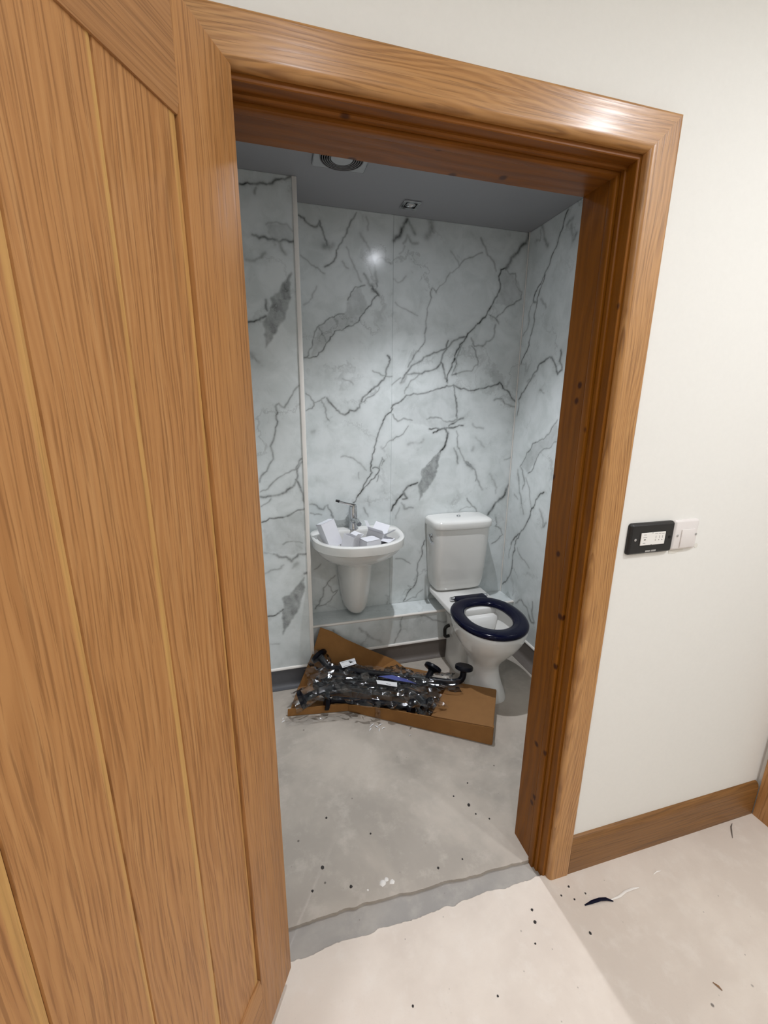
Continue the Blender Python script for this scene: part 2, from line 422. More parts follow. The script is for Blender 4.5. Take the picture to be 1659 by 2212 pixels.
# ---- door lining with stop: profile in (distance into the opening, depth)
lin_t = thing('trim_2', 'dark orange stained pine lining of the doorway with knots', 'trim', (0, 0, 0), kind='structure')
pl = [(-.024, YW+.0005), (.0085, YW+.0005), (.0100, YW+.002), (.0100, .058), (.0100, .082), (.0175, .084), (.0190, .086), (.0190, YI-.002), (.0175, YI), (-.024, YI)]
ps = [(.0101, .0585), (.0215, .0585), (.0232, .060), (.0240, .063), (.0240, .076), (.0232, .079), (.0215, .081), (.0101, .081)]
bead = [(.0101, .0440), (.0135, .0440), (.0160, .0465), (.0160, .0560), (.0135, .0583), (.0101, .0583)]
for nm, pf, g in (('jamb', pl, .0), ('door_stop', ps, .0), ('bead', bead, 0)):
    B().prism(pf, 0, lambda a, b: (-a, b, -.012), lambda a, b: (-a, b, H-a)).build(nm, M['pine_v'], lin_t)
    B().prism(pf, 0, lambda a, b: (-WL+a, b, -.012), lambda a, b: (-WL+a, b, H-a)).build(nm, M['pine_v'], lin_t)
    B().prism(pf, 0, lambda a, b: (-WL+a, b, H-a), lambda a, b: (-a, b, H-a)).build('head_lining' if nm == 'jamb' else nm, M['pine_h'], lin_t)
# ---- skirting in the hall
pk = [(YW, 0), (.002, 0), (.002, .118), (.006, .134), (.011, .139), (YW, .141)]
struct(B().prism(pk, 0, lambda a, b: (AW+.0005, a, b), lambda a, b: (.8915, a, b)).build('baseboard_front', M['skirt']), 'brown oak skirting board below the control plates', 'baseboard')
pr = [(HX1, 0), (HX1, -.07), (.8925, -.07), (.8920, -.069), (.8920, -.0005), (HX1, -.0005)]
tr3 = thing('trim_3', 'oak architrave on the hall side wall in the corner by the skirting', 'trim', (HX1, 0, 0), kind='structure')
B().prism(pr, 0, lambda a, b: (a, b, 0), lambda a, b: (a, b, 2.07)).build('upright', M['arch_y'], tr3)

# ---------------------------------------------------------------- marble print panels
V_BACK=[(0.0048,0.6,[-0.594,2.351,-0.568,2.34,-0.542,2.316,-0.515,2.31,-0.495,2.338,-0.483,2.301,-0.473,2.268,-0.462,2.239]),
(0.004,0.6,[-0.316,2.392,-0.348,2.344,-0.363,2.313,-0.383,2.277,-0.406,2.24,-0.418,2.198,-0.436,2.167,-0.476,2.143]),
(0.0032,0.35,[-0.591,2.183,-0.548,2.152,-0.51,2.135,-0.477,2.113]),
(0.004,0.35,[-0.367,2.238,-0.344,2.185,-0.316,2.136,-0.295,2.091]),
(0.0064,0.35,[-0.297,2.305,-0.268,2.268,-0.245,2.219,-0.224,2.169,-0.218,2.118,-0.212,2.076]),
(0.0081,0.5,[-0.28,2.128,-0.257,2.088,-0.227,2.053,-0.205,2.036]),
(0.0032,0.55,[-0.275,2.076,-0.301,2.067,-0.325,2.065,-0.346,2.04,-0.364,2.001]),
(0.0032,0.55,[-0.383,1.936,-0.436,1.917,-0.465,1.907,-0.512,1.875,-0.537,1.831,-0.547,1.782,-0.569,1.732,-0.59,1.72]),
(0.0032,0.65,[-0.212,2.033,-0.239,2.004,-0.263,1.97,-0.287,1.942,-0.312,1.902,-0.348,1.881,-0.372,1.877,-0.396,1.857,-0.434,1.852,-0.456,1.824,-0.48,1.79,-0.498,1.756,-0.528,1.728,-0.564,1.718,-0.59,1.72]),
(0.0048,0.45,[-0.513,1.865,-0.499,1.833,-0.48,1.801]),
(0,0.3,[-0.301,2.067,-0.275,2.018,-0.263,1.97,-0.312,1.902,-0.348,1.881,-0.396,1.857,-0.434,1.852,-0.48,1.79,-0.498,1.756,-0.564,1.718,-0.547,1.782,-0.512,1.875,-0.465,1.907,-0.383,1.936,-0.364,2.001,-0.325,2.065]),
(0.004,0.4,[-0.388,2.173,-0.359,2.145]),
(0.0048,0.25,[-0.268,2.377,-0.259,2.324]),
(0.004,0.3,[-0.583,1.966,-0.542,2,-0.518,2.053]),
(0.0129,0.4,[-0.474,2.233,-0.434,2.242]),
(0.004,0.3,[-0.215,2.191,-0.185,2.209,-0.143,2.187]),
(0.0048,0.65,[-0.153,1.745,-0.138,1.728,-0.143,1.706,-0.157,1.683,-0.162,1.642,-0.191,1.61,-0.215,1.587,-0.245,1.564,-0.274,1.541,-0.296,1.508,-0.308,1.476,-0.337,1.458,-0.361,1.462,-0.385,1.439,-0.409,1.444,-0.432,1.462,-0.455,1.489,-0.482,1.524]),
(0.004,0.5,[-0.196,1.583,-0.22,1.551,-0.25,1.532,-0.279,1.509,-0.298,1.499]),
(0.0032,0.4,[-0.128,1.641,-0.162,1.642,-0.196,1.655,-0.235,1.667]),
(0.0064,0.3,[-0.23,1.582,-0.215,1.564,-0.245,1.546]),
(0.0032,0.5,[-0.59,1.545,-0.566,1.526,-0.551,1.501,-0.55,1.484,-0.561,1.47,-0.591,1.459]),
(0.0032,0.45,[-0.549,1.501,-0.514,1.513,-0.491,1.529]),
(0.004,0.45,[-0.51,1.511,-0.492,1.475,-0.487,1.425,-0.471,1.407]),
(0.0035,0.8,[-0.12,1.473,-0.14,1.449,-0.175,1.407,-0.19,1.369,-0.205,1.326,-0.225,1.263,-0.235,1.225,-0.245,1.171,-0.247,1.146,-0.237,1.121,-0.265,1.087,-0.286,1.053,-0.296,1.023,-0.322,0.988,-0.345,0.954]),
(0.0032,0.7,[-0.235,1.146,-0.214,1.15,-0.194,1.135,-0.204,1.115,-0.229,1.086,-0.26,1.057,-0.291,1.023]),
(0.0029,0.5,[-0.194,1.135,-0.191,1.169,-0.179,1.204,-0.168,1.184,-0.183,1.159]),
(0.0032,0.5,[-0.201,1.105,-0.209,1.07]),
(0.004,0.4,[-0.411,1.214,-0.374,1.213,-0.325,1.188,-0.295,1.162,-0.27,1.135]),
(0.0032,0.3,[-0.396,1.623,-0.368,1.615,-0.34,1.594]),
(0.0032,0.3,[-0.315,1.124,-0.313,1.089]),
(0.0081,0.3,[-0.563,1.348,-0.552,1.355]),
(0.0056,0.5,[-0.589,0.957,-0.551,0.945,-0.517,0.923,-0.492,0.947,-0.473,0.905,-0.464,0.874]),
(0.0032,0.4,[-0.588,0.907,-0.567,0.896,-0.528,0.893]),
(0.0064,0.25,[-0.26,0.985,-0.253,0.933]),
(0.0048,0.35,[-0.286,0.92,-0.26,0.866]),
(0.0081,0.25,[-0.184,1.263,-0.164,1.238]),
(0.0032,0.35,[-0.118,1.306,-0.154,1.282,-0.179,1.253]),
(0.004,0.55,[-0.46,0.521,-0.503,0.486,-0.53,0.45,-0.547,0.384,-0.581,0.325]),
(0.0032,0.5,[-0.508,0.481,-0.473,0.415,-0.446,0.429,-0.484,0.376,-0.533,0.342,-0.58,0.33]),
(0.0032,0.4,[-0.541,0.601,-0.578,0.572]),
(0.0064,0.35,[-0.149,0.359,-0.132,0.351,-0.143,0.304]),
(0.0097,0.7,[-0.057,2.391,-0.084,2.347,-0.124,2.291]),
(0.0081,0.5,[-0.057,2.391,-0.028,2.353,-0.013,2.331]),
(0.0064,0.4,[-0.055,2.321,-0.075,2.284]),
(0.0064,0.4,[-0.055,2.321,-0.026,2.288,0.002,2.291]),
(0.004,0.3,[-0.068,2.272,-0.095,2.234]),
(0.0145,0.4,[0.07,2.39,0.051,2.326]),
(0.0032,0.4,[0.367,2.282,0.292,2.251,0.248,2.222,0.212,2.184,0.169,2.146,0.119,2.086]),
(0.0035,0.5,[0.119,2.086,0.112,2.069,0.089,2.09,0.079,2.07,0.077,2.019,0.064,1.954,0.057,1.835,0.032,1.794,-0.012,1.732,-0.037,1.691]),
(0.0032,0.3,[0.185,2.272,0.217,2.238,0.237,2.208]),
(0.0048,0.4,[0.354,2.349,0.389,2.297,0.424,2.256,0.456,2.201]),
(0.0097,0.65,[0.64,2.397,0.624,2.351,0.587,2.315,0.542,2.273,0.515,2.219]),
(0.0042,0.8,[0.515,2.219,0.483,2.21,0.474,2.177,0.481,2.099,0.456,2.057,0.42,1.995,0.383,1.946,0.346,1.91,0.301,1.86,0.263,1.818,0.242,1.775,0.221,1.719,0.196,1.656,0.194,1.621]),
(0.004,0.5,[0.515,2.219,0.533,2.195,0.574,2.198,0.583,2.146,0.624,2.109,0.623,2.075,0.564,2.038,0.518,2.001,0.479,1.971]),
(0,0.28,[0.483,2.21,0.575,2.191,0.624,2.109,0.612,2.068,0.548,2.03,0.457,2.044,0.481,2.099]),
(0.004,0.5,[0.429,1.982,0.472,1.964,0.494,1.938]),
(0.0048,0.4,[0.474,1.93,0.456,1.854,0.401,1.816,0.352,1.814,0.329,1.855]),
(0.0035,0.5,[0.336,1.814,0.362,1.78,0.379,1.717,0.344,1.681,0.224,1.657,0.244,1.741,0.286,1.839]),
(0.0048,0.6,[0.301,1.86,0.246,1.844,0.193,1.801,0.14,1.778,0.086,1.756,0.026,1.72,-0.026,1.684,-0.055,1.649,-0.077,1.608]),
(0.0048,0.6,[0.192,1.835,0.186,1.794,0.154,1.724,0.128,1.689,0.044,1.659,-0.04,1.653]),
(0.0048,0.6,[0.154,1.724,0.176,1.669,0.198,1.614]),
(0.0081,0.5,[-0.037,1.67,-0.077,1.608]),
(0.0032,0.4,[0.044,1.659,-0.017,1.623,-0.046,1.581,-0.053,1.553]),
(0.004,0.5,[-0.126,1.597,-0.078,1.635]),
(0.0042,0.65,[-0.128,1.475,-0.075,1.511,0,1.554,0.086,1.562,0.14,1.581,0.195,1.599,0.235,1.604,0.301,1.587,0.426,1.589,0.484,1.605,0.525,1.624,0.563,1.584,0.611,1.54,0.653,1.51]),
(0.004,0.7,[0.235,1.604,0.245,1.565,0.261,1.507,0.26,1.433]),
(0.0048,0.4,[0.499,1.524,0.55,1.532,0.579,1.502,0.642,1.487]),
(0.0032,0.3,[-0.113,2.007,-0.055,1.979,0.012,1.951]),
(0.004,0.3,[-0.122,2.117,-0.1,2.101,-0.058,2.135]),
(0,0.16,[-0.12,1.475,0,1.554,0.187,1.599,0.245,1.565,0.265,1.433,0.116,1.374,-0.011,1.39,-0.097,1.426]),
(0.0048,0.5,[-0.119,1.441,-0.091,1.404,-0.057,1.42,-0.006,1.409]),
(0.0056,0.45,[0.08,1.415,0.103,1.425,0.168,1.42,0.186,1.404,0.222,1.404,0.27,1.414]),
(0.0048,0.7,[0.099,1.361,0.152,1.363,0.206,1.366,0.26,1.371,0.308,1.379]),
(0.0048,0.6,[0.217,1.376,0.258,1.398,0.306,1.42]),
(0.0058,0.8,[0.124,1.339,0.153,1.355,0.2,1.358,0.214,1.333,0.209,1.3,0.196,1.256,0.17,1.228]),
(0,0.25,[0.08,1.415,0.186,1.414,0.258,1.404,0.206,1.366,0.141,1.361,0.099,1.372]),
(0,0.7,[0.182,1.239,0.166,1.195,0.164,1.155,0.152,1.093,0.123,1.037,0.088,1.004,0.048,0.936,0.053,0.982,0.036,1.035,0.062,1.068,0.066,1.13,0.106,1.168,0.141,1.207]),
(0.0035,0.5,[0.182,1.239,0.141,1.207,0.106,1.168,0.063,1.13,0.068,1.079]),
(0.0058,0.8,[0.036,1.052,-0.008,1.037,-0.043,1.01,-0.06,0.982,-0.089,0.949,-0.121,0.893]),
(0.0056,0.6,[-0.043,1.01,-0.025,0.963,-0.054,0.959]),
(0.0064,0.45,[-0.06,0.936,-0.041,0.9,0.013,0.903]),
(0.004,0.35,[-0.071,0.907,-0.093,0.845]),
(0.0042,0.6,[0.257,1.532,0.26,1.479,0.267,1.404]),
(0.004,0.5,[0.267,1.349,0.276,1.293,0.299,1.226,0.327,1.174,0.359,1.156,0.4,1.12,0.411,1.049]),
(0.0113,0.5,[0.34,1.162,0.386,1.126]),
(0.0056,0.4,[0.407,1.102,0.423,1.054,0.46,0.993]),
(0.0056,0.5,[0.257,1.249,0.275,1.215,0.287,1.158]),
(0.0032,0.5,[-0.028,1.378,-0.072,1.325,-0.117,1.299]),
(0.0081,0.25,[0.066,1.302,0.032,1.28,-0.026,1.276]),
(0.0081,0.7,[0.652,1.051,0.622,0.967,0.585,0.926,0.542,0.873,0.512,0.831]),
(0.0048,0.5,[0.36,0.943,0.388,0.906,0.431,0.854]),
(0.0032,0.3,[0.313,0.867,0.363,0.889,0.389,0.887]),
(0.004,0.5,[0.568,0.809,0.572,0.751,0.609,0.73,0.626,0.69,0.594,0.66,0.554,0.637]),
(0.0035,0.65,[0.093,0.693,0.075,0.645,0.065,0.571,0.055,0.483,0.044,0.42,0.001,0.373,-0.035,0.306]),
(0.0032,0.4,[-0.09,0.592,-0.034,0.58,0.003,0.552]),
(0.0032,0.4,[0.091,0.37,0.047,0.322,-0.035,0.299]),
(0.0081,0.4,[0.119,0.3,0.15,0.343]),
(0.0064,0.3,[0.505,1.087,0.543,1.031,0.555,0.964]),
(0.0064,0.25,[0.393,1.309,0.454,1.251]),
(0.0048,0.3,[0.655,1.195,0.597,1.173]),
(0.0056,0.3,[0.369,1.387,0.396,1.365,0.44,1.362]),
(0.0081,0.3,[0.376,1.235,0.384,1.252])]
V_RIGHT=[(0.0039,0.75,[1.128,2.394,1.148,2.362,1.154,2.329,1.179,2.292,1.203,2.249,1.229,2.205,1.257,2.17,1.285,2.128,1.325,2.092,1.344,2.066]),
(0.0039,0.7,[1.263,2.152,1.289,2.099,1.314,2.054,1.314,2.023,1.327,1.958,1.329,1.911,1.349,1.855,1.369,1.791,1.416,1.728]),
(0.0048,0.6,[1.344,2.066,1.345,2.04,1.31,2.027]),
(0.004,0.5,[1.354,2.036,1.377,1.999,1.376,1.929,1.419,1.881]),
(0.0081,0.4,[1.329,2.4,1.303,2.348,1.263,2.287]),
(0.0048,0.3,[1.365,2.344,1.332,2.333,1.34,2.384]),
(0.0081,0.4,[1.086,2.344,1.124,2.331]),
(0.0081,0.4,[1.093,2.32,1.066,2.246,1.049,2.271]),
(0.0064,0.4,[1.28,2.041,1.228,1.99]),
(0.0052,0.65,[1.407,1.53,1.352,1.587,1.309,1.63,1.258,1.677,1.236,1.713,1.193,1.724,1.16,1.739,1.123,1.718,1.078,1.649,1.049,1.667,1.073,1.713,1.074,1.763]),
(0.0064,0.4,[1.338,1.626,1.309,1.636,1.274,1.656]),
(0.0048,0.5,[1.414,1.434,1.412,1.53]),
(0.0048,0.3,[1.214,1.577,1.175,1.559]),
(0.004,0.6,[1.043,1.423,1.081,1.381,1.129,1.325,1.176,1.309,1.234,1.286,1.28,1.23,1.336,1.144]),
(0.004,0.55,[1.033,1.314,1.082,1.275,1.165,1.242,1.188,1.196,1.212,1.142,1.251,1.116]),
(0,0.28,[1.042,1.417,1.129,1.325,1.234,1.286,1.325,1.152,1.251,1.116,1.188,1.196,1.165,1.242,1.082,1.275,1.026,1.321]),
(0.0064,0.5,[1.336,1.144,1.292,1.09,1.275,1.052,1.292,1.015]),
(0.0056,0.45,[1.356,1.121,1.331,1.036,1.294,0.947,1.259,0.872]),
(0.0032,0.5,[1.269,1.087,1.219,1.016,1.194,0.928]),
(0.0048,0.75,[1.091,1.035,1.136,1,1.16,0.95,1.192,0.882,1.226,0.811,1.275,0.748,1.339,0.685,1.359,0.648]),
(0.0048,0.7,[1.275,0.748,1.314,0.685,1.312,0.627,1.329,0.531,1.365,0.417,1.417,0.355]),
(0.0032,0.5,[1.359,0.648,1.371,0.553]),
(0.004,0.45,[1.29,0.649,1.228,0.598,1.154,0.569]),
(0.0064,0.45,[1.115,0.934,1.078,0.891,1.07,0.842,1.045,0.874]),
(0.0064,0.5,[1.255,0.295,1.2,0.344,1.138,0.322,1.082,0.255,1.056,0.269,1.091,0.382]),
(0.0048,0.35,[1.369,0.966,1.329,0.946])]
V_LEFT=[(0.0048,0.7,[-0.843,2.35,-0.812,2.358,-0.776,2.358,-0.726,2.365,-0.688,2.385,-0.641,2.4]),
(0.0048,0.4,[-0.787,2.324,-0.781,2.345]),
(0.0056,0.6,[-0.806,2.173,-0.779,2.163,-0.733,2.163,-0.7,2.158,-0.671,2.167,-0.64,2.164]),
(0.004,0.35,[-0.748,2.217,-0.706,2.23,-0.664,2.226,-0.641,2.203]),
(0.0081,0.3,[-0.728,2.172,-0.715,2.144]),
(0.0064,0.4,[-0.7,2.158,-0.692,2.137,-0.674,2.112]),
(0.0064,0.35,[-0.838,2.076,-0.794,2.084,-0.759,2.109]),
(0,0.28,[-0.748,2.217,-0.663,2.23,-0.639,2.199,-0.64,2.164,-0.7,2.158,-0.733,2.168]),
(0,0.7,[-0.658,2.043,-0.694,1.995,-0.72,1.961,-0.751,1.936,-0.747,1.909,-0.764,1.867,-0.79,1.837,-0.778,1.796,-0.782,1.729,-0.756,1.759,-0.718,1.818,-0.697,1.847,-0.669,1.91,-0.662,1.947,-0.665,1.988,-0.654,2.03]),
(0.0048,0.7,[-0.846,1.834,-0.799,1.846,-0.77,1.862]),
(0.0064,0.7,[-0.766,1.926,-0.763,1.885]),
(0.0081,0.3,[-0.843,1.703,-0.811,1.67]),
(0.004,0.55,[-0.64,1.574,-0.683,1.518,-0.71,1.475,-0.734,1.493,-0.75,1.48,-0.75,1.425,-0.744,1.412,-0.76,1.355,-0.773,1.239,-0.807,1.181,-0.842,1.13]),
(0.004,0.5,[-0.842,1.083,-0.799,1.108,-0.758,1.146,-0.705,1.171,-0.672,1.184,-0.644,1.236]),
(0.0056,0.55,[-0.635,1.223,-0.666,1.17,-0.682,1.109,-0.723,1.077,-0.795,1.06,-0.843,1.059]),
(0.004,0.5,[-0.843,1.011,-0.796,1.046]),
(0.0048,0.6,[-0.674,1.136,-0.65,1.081,-0.633,1.017]),
(0.0042,0.7,[-0.845,0.932,-0.808,0.95,-0.722,0.956,-0.681,0.978,-0.634,0.989]),
(0.0048,0.4,[-0.75,0.811,-0.722,0.823,-0.654,0.81]),
(0.0064,0.6,[-0.799,0.764,-0.739,0.744,-0.713,0.719,-0.677,0.753,-0.632,0.753]),
(0.004,0.3,[-0.841,0.775,-0.806,0.765]),
(0.0056,0.35,[-0.845,0.665,-0.783,0.681,-0.755,0.701]),
(0.0097,0.3,[-0.686,0.702,-0.708,0.681]),
(0.0081,0.7,[-0.636,0.648,-0.65,0.645]),
(0,0.2,[-0.841,0.939,-0.722,0.956,-0.641,0.982,-0.636,0.757,-0.739,0.751,-0.838,0.782]),
(0,0.7,[-0.651,0.63,-0.692,0.581,-0.728,0.538,-0.768,0.52,-0.759,0.488,-0.777,0.411,-0.772,0.362,-0.782,0.307,-0.736,0.373,-0.69,0.439,-0.667,0.5,-0.657,0.553]),
(0.0048,0.7,[-0.845,0.428,-0.796,0.437,-0.767,0.457]),
(0.0064,0.25,[-0.841,0.267,-0.799,0.261])]

def vein_field(veins, u0, u1, z0, z1, step):
    nu, nz = int((u1-u0)/step)+1, int((z1-z0)/step)+1
    U = np.linspace(u0, u1, nu); Z = np.linspace(z0, z1, nz)
    A = np.zeros((nu, nz)); su, sz = U[1]-U[0], Z[1]-Z[0]
    lo = rng.rand(60, 60)
    def cloud(u, z, s):
        a = np.abs(u*s) % 58; c = np.abs(z*s) % 58
        i, j = a.astype(int), c.astype(int); fa, fc = a-i, c-j
        return (lo[i, j]*(1-fa)+lo[i+1, j]*fa)*(1-fc) + (lo[i, j+1]*(1-fa)+lo[i+1, j+1]*fa)*fc
    def stroke(pts, w_, d_):
        L = 0.0
        for k in range(len(pts)-1):
            (ua, za), (ub, zb) = pts[k], pts[k+1]
            wl = w_*(.70+.6*vnoise(L*55+d_*90, 4)); dl = d_*(.72+.45*vnoise(L*38+w_*5e4, 6))
            pad = wl*7
            i0, i1 = int((min(ua, ub)-pad-u0)/su), int((max(ua, ub)+pad-u0)/su)+2
            j0, j1 = int((min(za, zb)-pad-z0)/sz), int((max(za, zb)+pad-z0)/sz)+2
            i0, j0, i1, j1 = max(i0, 0), max(j0, 0), min(i1, nu), min(j1, nz)
            seg = math.hypot(ub-ua, zb-za); L += seg
            if i0 >= i1 or j0 >= j1 or seg < 1e-6: continue
            uu, zz = np.meshgrid(U[i0:i1], Z[j0:j1], indexing='ij')
            t = np.clip(((uu-ua)*(ub-ua)+(zz-za)*(zb-za))/seg**2, 0, 1)
            dd = np.hypot(uu-ua-t*(ub-ua), zz-za-t*(zb-za))
            val = dl*np.exp(-(dd/wl)**2) + .20*dl*np.exp(-(dd/(3.2*wl))**2)
            A[i0:i1, j0:j1] = np.maximum(A[i0:i1, j0:j1], val)
    for w_, d_, fl in veins:
        pts = list(zip(fl[::2], fl[1::2]))
        if w_ > 0:
            for _ in range(2):
                q = [pts[0]]
                for a, c in zip(pts[:-1], pts[1:]):
                    l = math.hypot(c[0]-a[0], c[1]-a[1])
                    if l > .010:
                        o = (random.random()-.5)*.30*l
                        q.append(((a[0]+c[0])/2 - (c[1]-a[1])/l*o, (a[1]+c[1])/2 + (c[0]-a[0])/l*o))
                    q.append(c)
                pts = q
            stroke(pts, w_, d_)
        else:
            px = np.array([p[0] for p in pts]); pz = np.array([p[1] for p in pts])
            i0, i1 = max(int((px.min()-.02-u0)/su), 0), min(int((px.max()+.02-u0)/su)+2, nu)
            j0, j1 = max(int((pz.min()-.02-z0)/sz), 0), min(int((pz.max()+.02-z0)/sz)+2, nz)
            if i0 >= i1 or j0 >= j1: continue
            uu, zz = np.meshgrid(U[i0:i1], Z[j0:j1], indexing='ij')
            uu2 = uu + (cloud(uu, zz, 70)-.5)*.014; zz2 = zz + (cloud(zz, uu, 70)-.5)*.014
            ins = np.zeros(uu.shape, bool); n = len(px)
            for k in range(n):
                xa, ya, xb, yb = px[k], pz[k], px[(k+1) % n], pz[(k+1) % n]
                if ya == yb: continue
                ins ^= ((ya > zz2) != (yb > zz2)) & (uu2 < (xb-xa)*(zz2-ya)/(yb-ya)+xa)
            m = ins.astype(float)
            for _ in range(2):
                m[1:-1, 1:-1] = (m[1:-1, 1:-1]*2+m[:-2, 1:-1]+m[2:, 1:-1]+m[1:-1, :-2]+m[1:-1, 2:])/6
            m *= d_*(.55 + .45*cloud(uu*1.3+zz*.4, zz*.5, 60))
            A[i0:i1, j0:j1] = np.maximum(A[i0:i1, j0:j1], m)
    return U, Z, np.clip(A, 0, 1)
def marble_panel(name, axis, c, u0, u1, z0, z1, veins, parent, step=.0036, th=.010, flip=1):
    U, Z, A = vein_field(veins, u0, u1, z0, z1, step)
    nu, nz = A.shape
    uu, zz = np.meshgrid(U, Z, indexing='ij')
    co = np.empty((nu*nz, 3)); cc = np.full(nu*nz, c)
    if axis == 'x': co[:, 0], co[:, 1] = uu.ravel(), cc
    else: co[:, 0], co[:, 1] = cc, uu.ravel()
    co[:, 2] = zz.ravel()
    I, J = np.meshgrid(np.arange(nu-1), np.arange(nz-1), indexing='ij'); k = (I*nz+J).ravel()
    f = np.stack([k, k+nz, k+nz+1, k+1], 1)
    # returns along the four edges give the sheet its thickness
    bd = [list(np.arange(nu)*nz), list((nu-1)*nz+np.arange(nz)), list(np.arange(nu)[::-1]*nz+nz-1), list(np.arange(nz)[::-1])]
    loop = [i for e in bd for i in e[:-1]]
    back = co[loop].copy(); back[:, 1 if axis == 'x' else 0] += th*flip
    base = nu*nz; nl = len(loop)
    side = np.array([[loop[(i+1) % nl], loop[i], base+i, base+(i+1) % nl] for i in range(nl)])
    V = np.concatenate([co, back]); Fq = np.concatenate([f, side])
    if (axis == 'y') : Fq = Fq[:, ::-1]
    me = bpy.data.meshes.new(name)
    me.vertices.add(len(V)); me.vertices.foreach_set('co', V.astype(np.float32).ravel())
    me.loops.add(Fq.size); me.loops.foreach_set('vertex_index', Fq.astype(np.int32).ravel())
    me.polygons.add(len(Fq)); me.polygons.foreach_set('loop_start', np.arange(0, Fq.size, 4, dtype=np.int32))
    me.update(calc_edges=True)
    at = me.attributes.new('vein', 'FLOAT', 'POINT')
    at.data.foreach_set('value', np.concatenate([A.ravel(), np.zeros(nl)]).astype(np.float32))
    o = link(name, me, M['marble'], parent)
    return o
wb = thing('wall_back', 'white marble print wall panels with grey veins behind basin and toilet', 'wall', (0, 0, 0), kind='structure')
B().box((XL-.05, YB+.012, -.02), (XR+.06, YB+.06, ZC)).build('backing', M['wall'], wb, angle=0)
marble_panel('panel', 'x', YB, XT, -.1275, .29, ZC, V_BACK, wb)
marble_panel('panel', 'x', YB+.0012, -.1262, XR+.003, .29, ZC, V_BACK, wb)
wr = thing('wall_inner_right', 'white marble print panel with grey veins beside the toilet', 'wall', (0, 0, 0), kind='structure')
B().box((XR+.012, YI, -.02), (XR+.06, YB+.01, ZC)).build('backing', M['wall'], wr, angle=0)
marble_panel('panel', 'y', XR, YI+.001, YB-.001, .0, ZC, V_RIGHT, wr, step=.0042)
wl = thing('wall_inner_left', 'white marble print panel on the boxed-out corner beside the basin', 'wall', (0, 0, 0), kind='structure')
B().box((XL, YT+.012, -.02), (XT-.012, YB+.01, ZC)).build('backing', M['wall'], wl, angle=0)
marble_panel('panel', 'x', YT, XL, XT-.001, .0, ZC, V_LEFT, wl)
marble_panel('panel', 'y', XT-.011, YT+.011, YB-.001, .0, ZC, [], wl, step=.03, flip=-1)
struct(B().box((XL-.05, YI, -.02), (XL, YB+.01, ZC)).build('wall_side', M['marble'], angle=0), 'marble print wall of the toilet room behind the open door', 'wall')
# white corner trim of the boxing
t4 = B(); t4.box((XT-.0145, YT-.0055, ZSK-.03), (XT+.0055, YT+.0145, ZC-.0005), .0025)
struct(t4.build('trim_4', M['trimwhite']), 'white plastic corner strip on the marble boxing, floor to ceiling', 'trim')
struct(B().tube([(XR-.003, YB-.003, ZLED), (XR-.003, YB-.003, ZC)], .0028, 8).build('trim_5', M['trimwhite']), 'thin white sealant line in the far corner of the marble walls', 'trim')
# low boxed ledge
led = thing('trim_6', 'low marble print ledge with white edging running behind the toilet', 'trim', (0, 0, 0), kind='structure')
V_LED = [(.004,.5,[-.60,.10,-.50,.16,-.47,.22,-.42,.16,-.45,.12]), (.006,.45,[-.50,.26,-.48,.20,-.52,.15]), (.004,.5,[-.09,.29,-.10,.22,-.12,.16,-.14,.12]), (.004,.5,[.02,.28,.10,.24,.20,.22]),(.006,.3,[-.35,.25,-.28,.18,-.22,.14])]
marble_panel('front_panel', 'x', YLED, XT+.004, XR-.001, .0, ZLED-.006, V_LED, led, step=.005)
tp = B(); tp.box((XT+.004, YLED+.004, ZLED-.012), (XR-.001, YB-.001, ZLED-.001)); tp.build('top_panel', M['marble'], led, angle=0)
B().tube([(XT+.004, YLED+.002, ZLED-.006), (XR-.001, YLED+.002, ZLED-.006)], .0075, 12).build('edge_strip', M['trimwhite'], led)
def skirting(name, pts, inward, mat, label, foot=.035):
    """coved sheet: profile swept between two points, inward = unit vector into the room"""
    r = thing(name, label, 'skirting', (0, 0, 0), kind='structure')
    a, c = Vector(pts[0]), Vector(pts[1]); n = Vector(inward)
    pf = [(.0005, ZSK-.006), (.005, ZSK-.006), (.005, .030), (.007, .018), (.013, .009), (.022, .005), (foot, .003), (foot, .0004), (.0005, .0004)]
    f = lambda p: (lambda o, h: p + n*o + Vector((0, 0, h)))
    B().prism(pf, 0, f(a), f(c)).build('cove', mat, r, angle=50)
    pc = [(.0005, ZSK+.006), (.004, ZSK+.006), (.009, ZSK+.001), (.009, ZSK-.006), (.0005, ZSK-.006)]
    B().prism(pc, 0, f(a), f(c)).build('cap_strip', M['trimwhite'], r, angle=50)
    return r
skirting('baseboard_back', ((XT+.004, YLED, 0), (XR-.004, YLED, 0)), (0, -1, 0), M['vinyl'], 'taupe coved vinyl skirting with white cap below the marble ledge')
skirting('baseboard_left', ((XL, YT, 0), (XT-.002, YT, 0)), (0, -1, 0), M['vinyl_d'], 'dark grey coved vinyl skirting on the boxed corner')
skirting('baseboard_side', ((XL, YI+.02, 0), (XL, YT-.04, 0)), (1, 0, 0), M['vinyl_d'], 'dark grey coved vinyl skirting on the wall behind the open door')
skirting('baseboard_right', ((XR, YI+.02, 0), (XR, YLED-.006, 0)), (-1, 0, 0), M['vinyl'], 'taupe coved vinyl skirting with white cap beside the toilet', foot=.06)

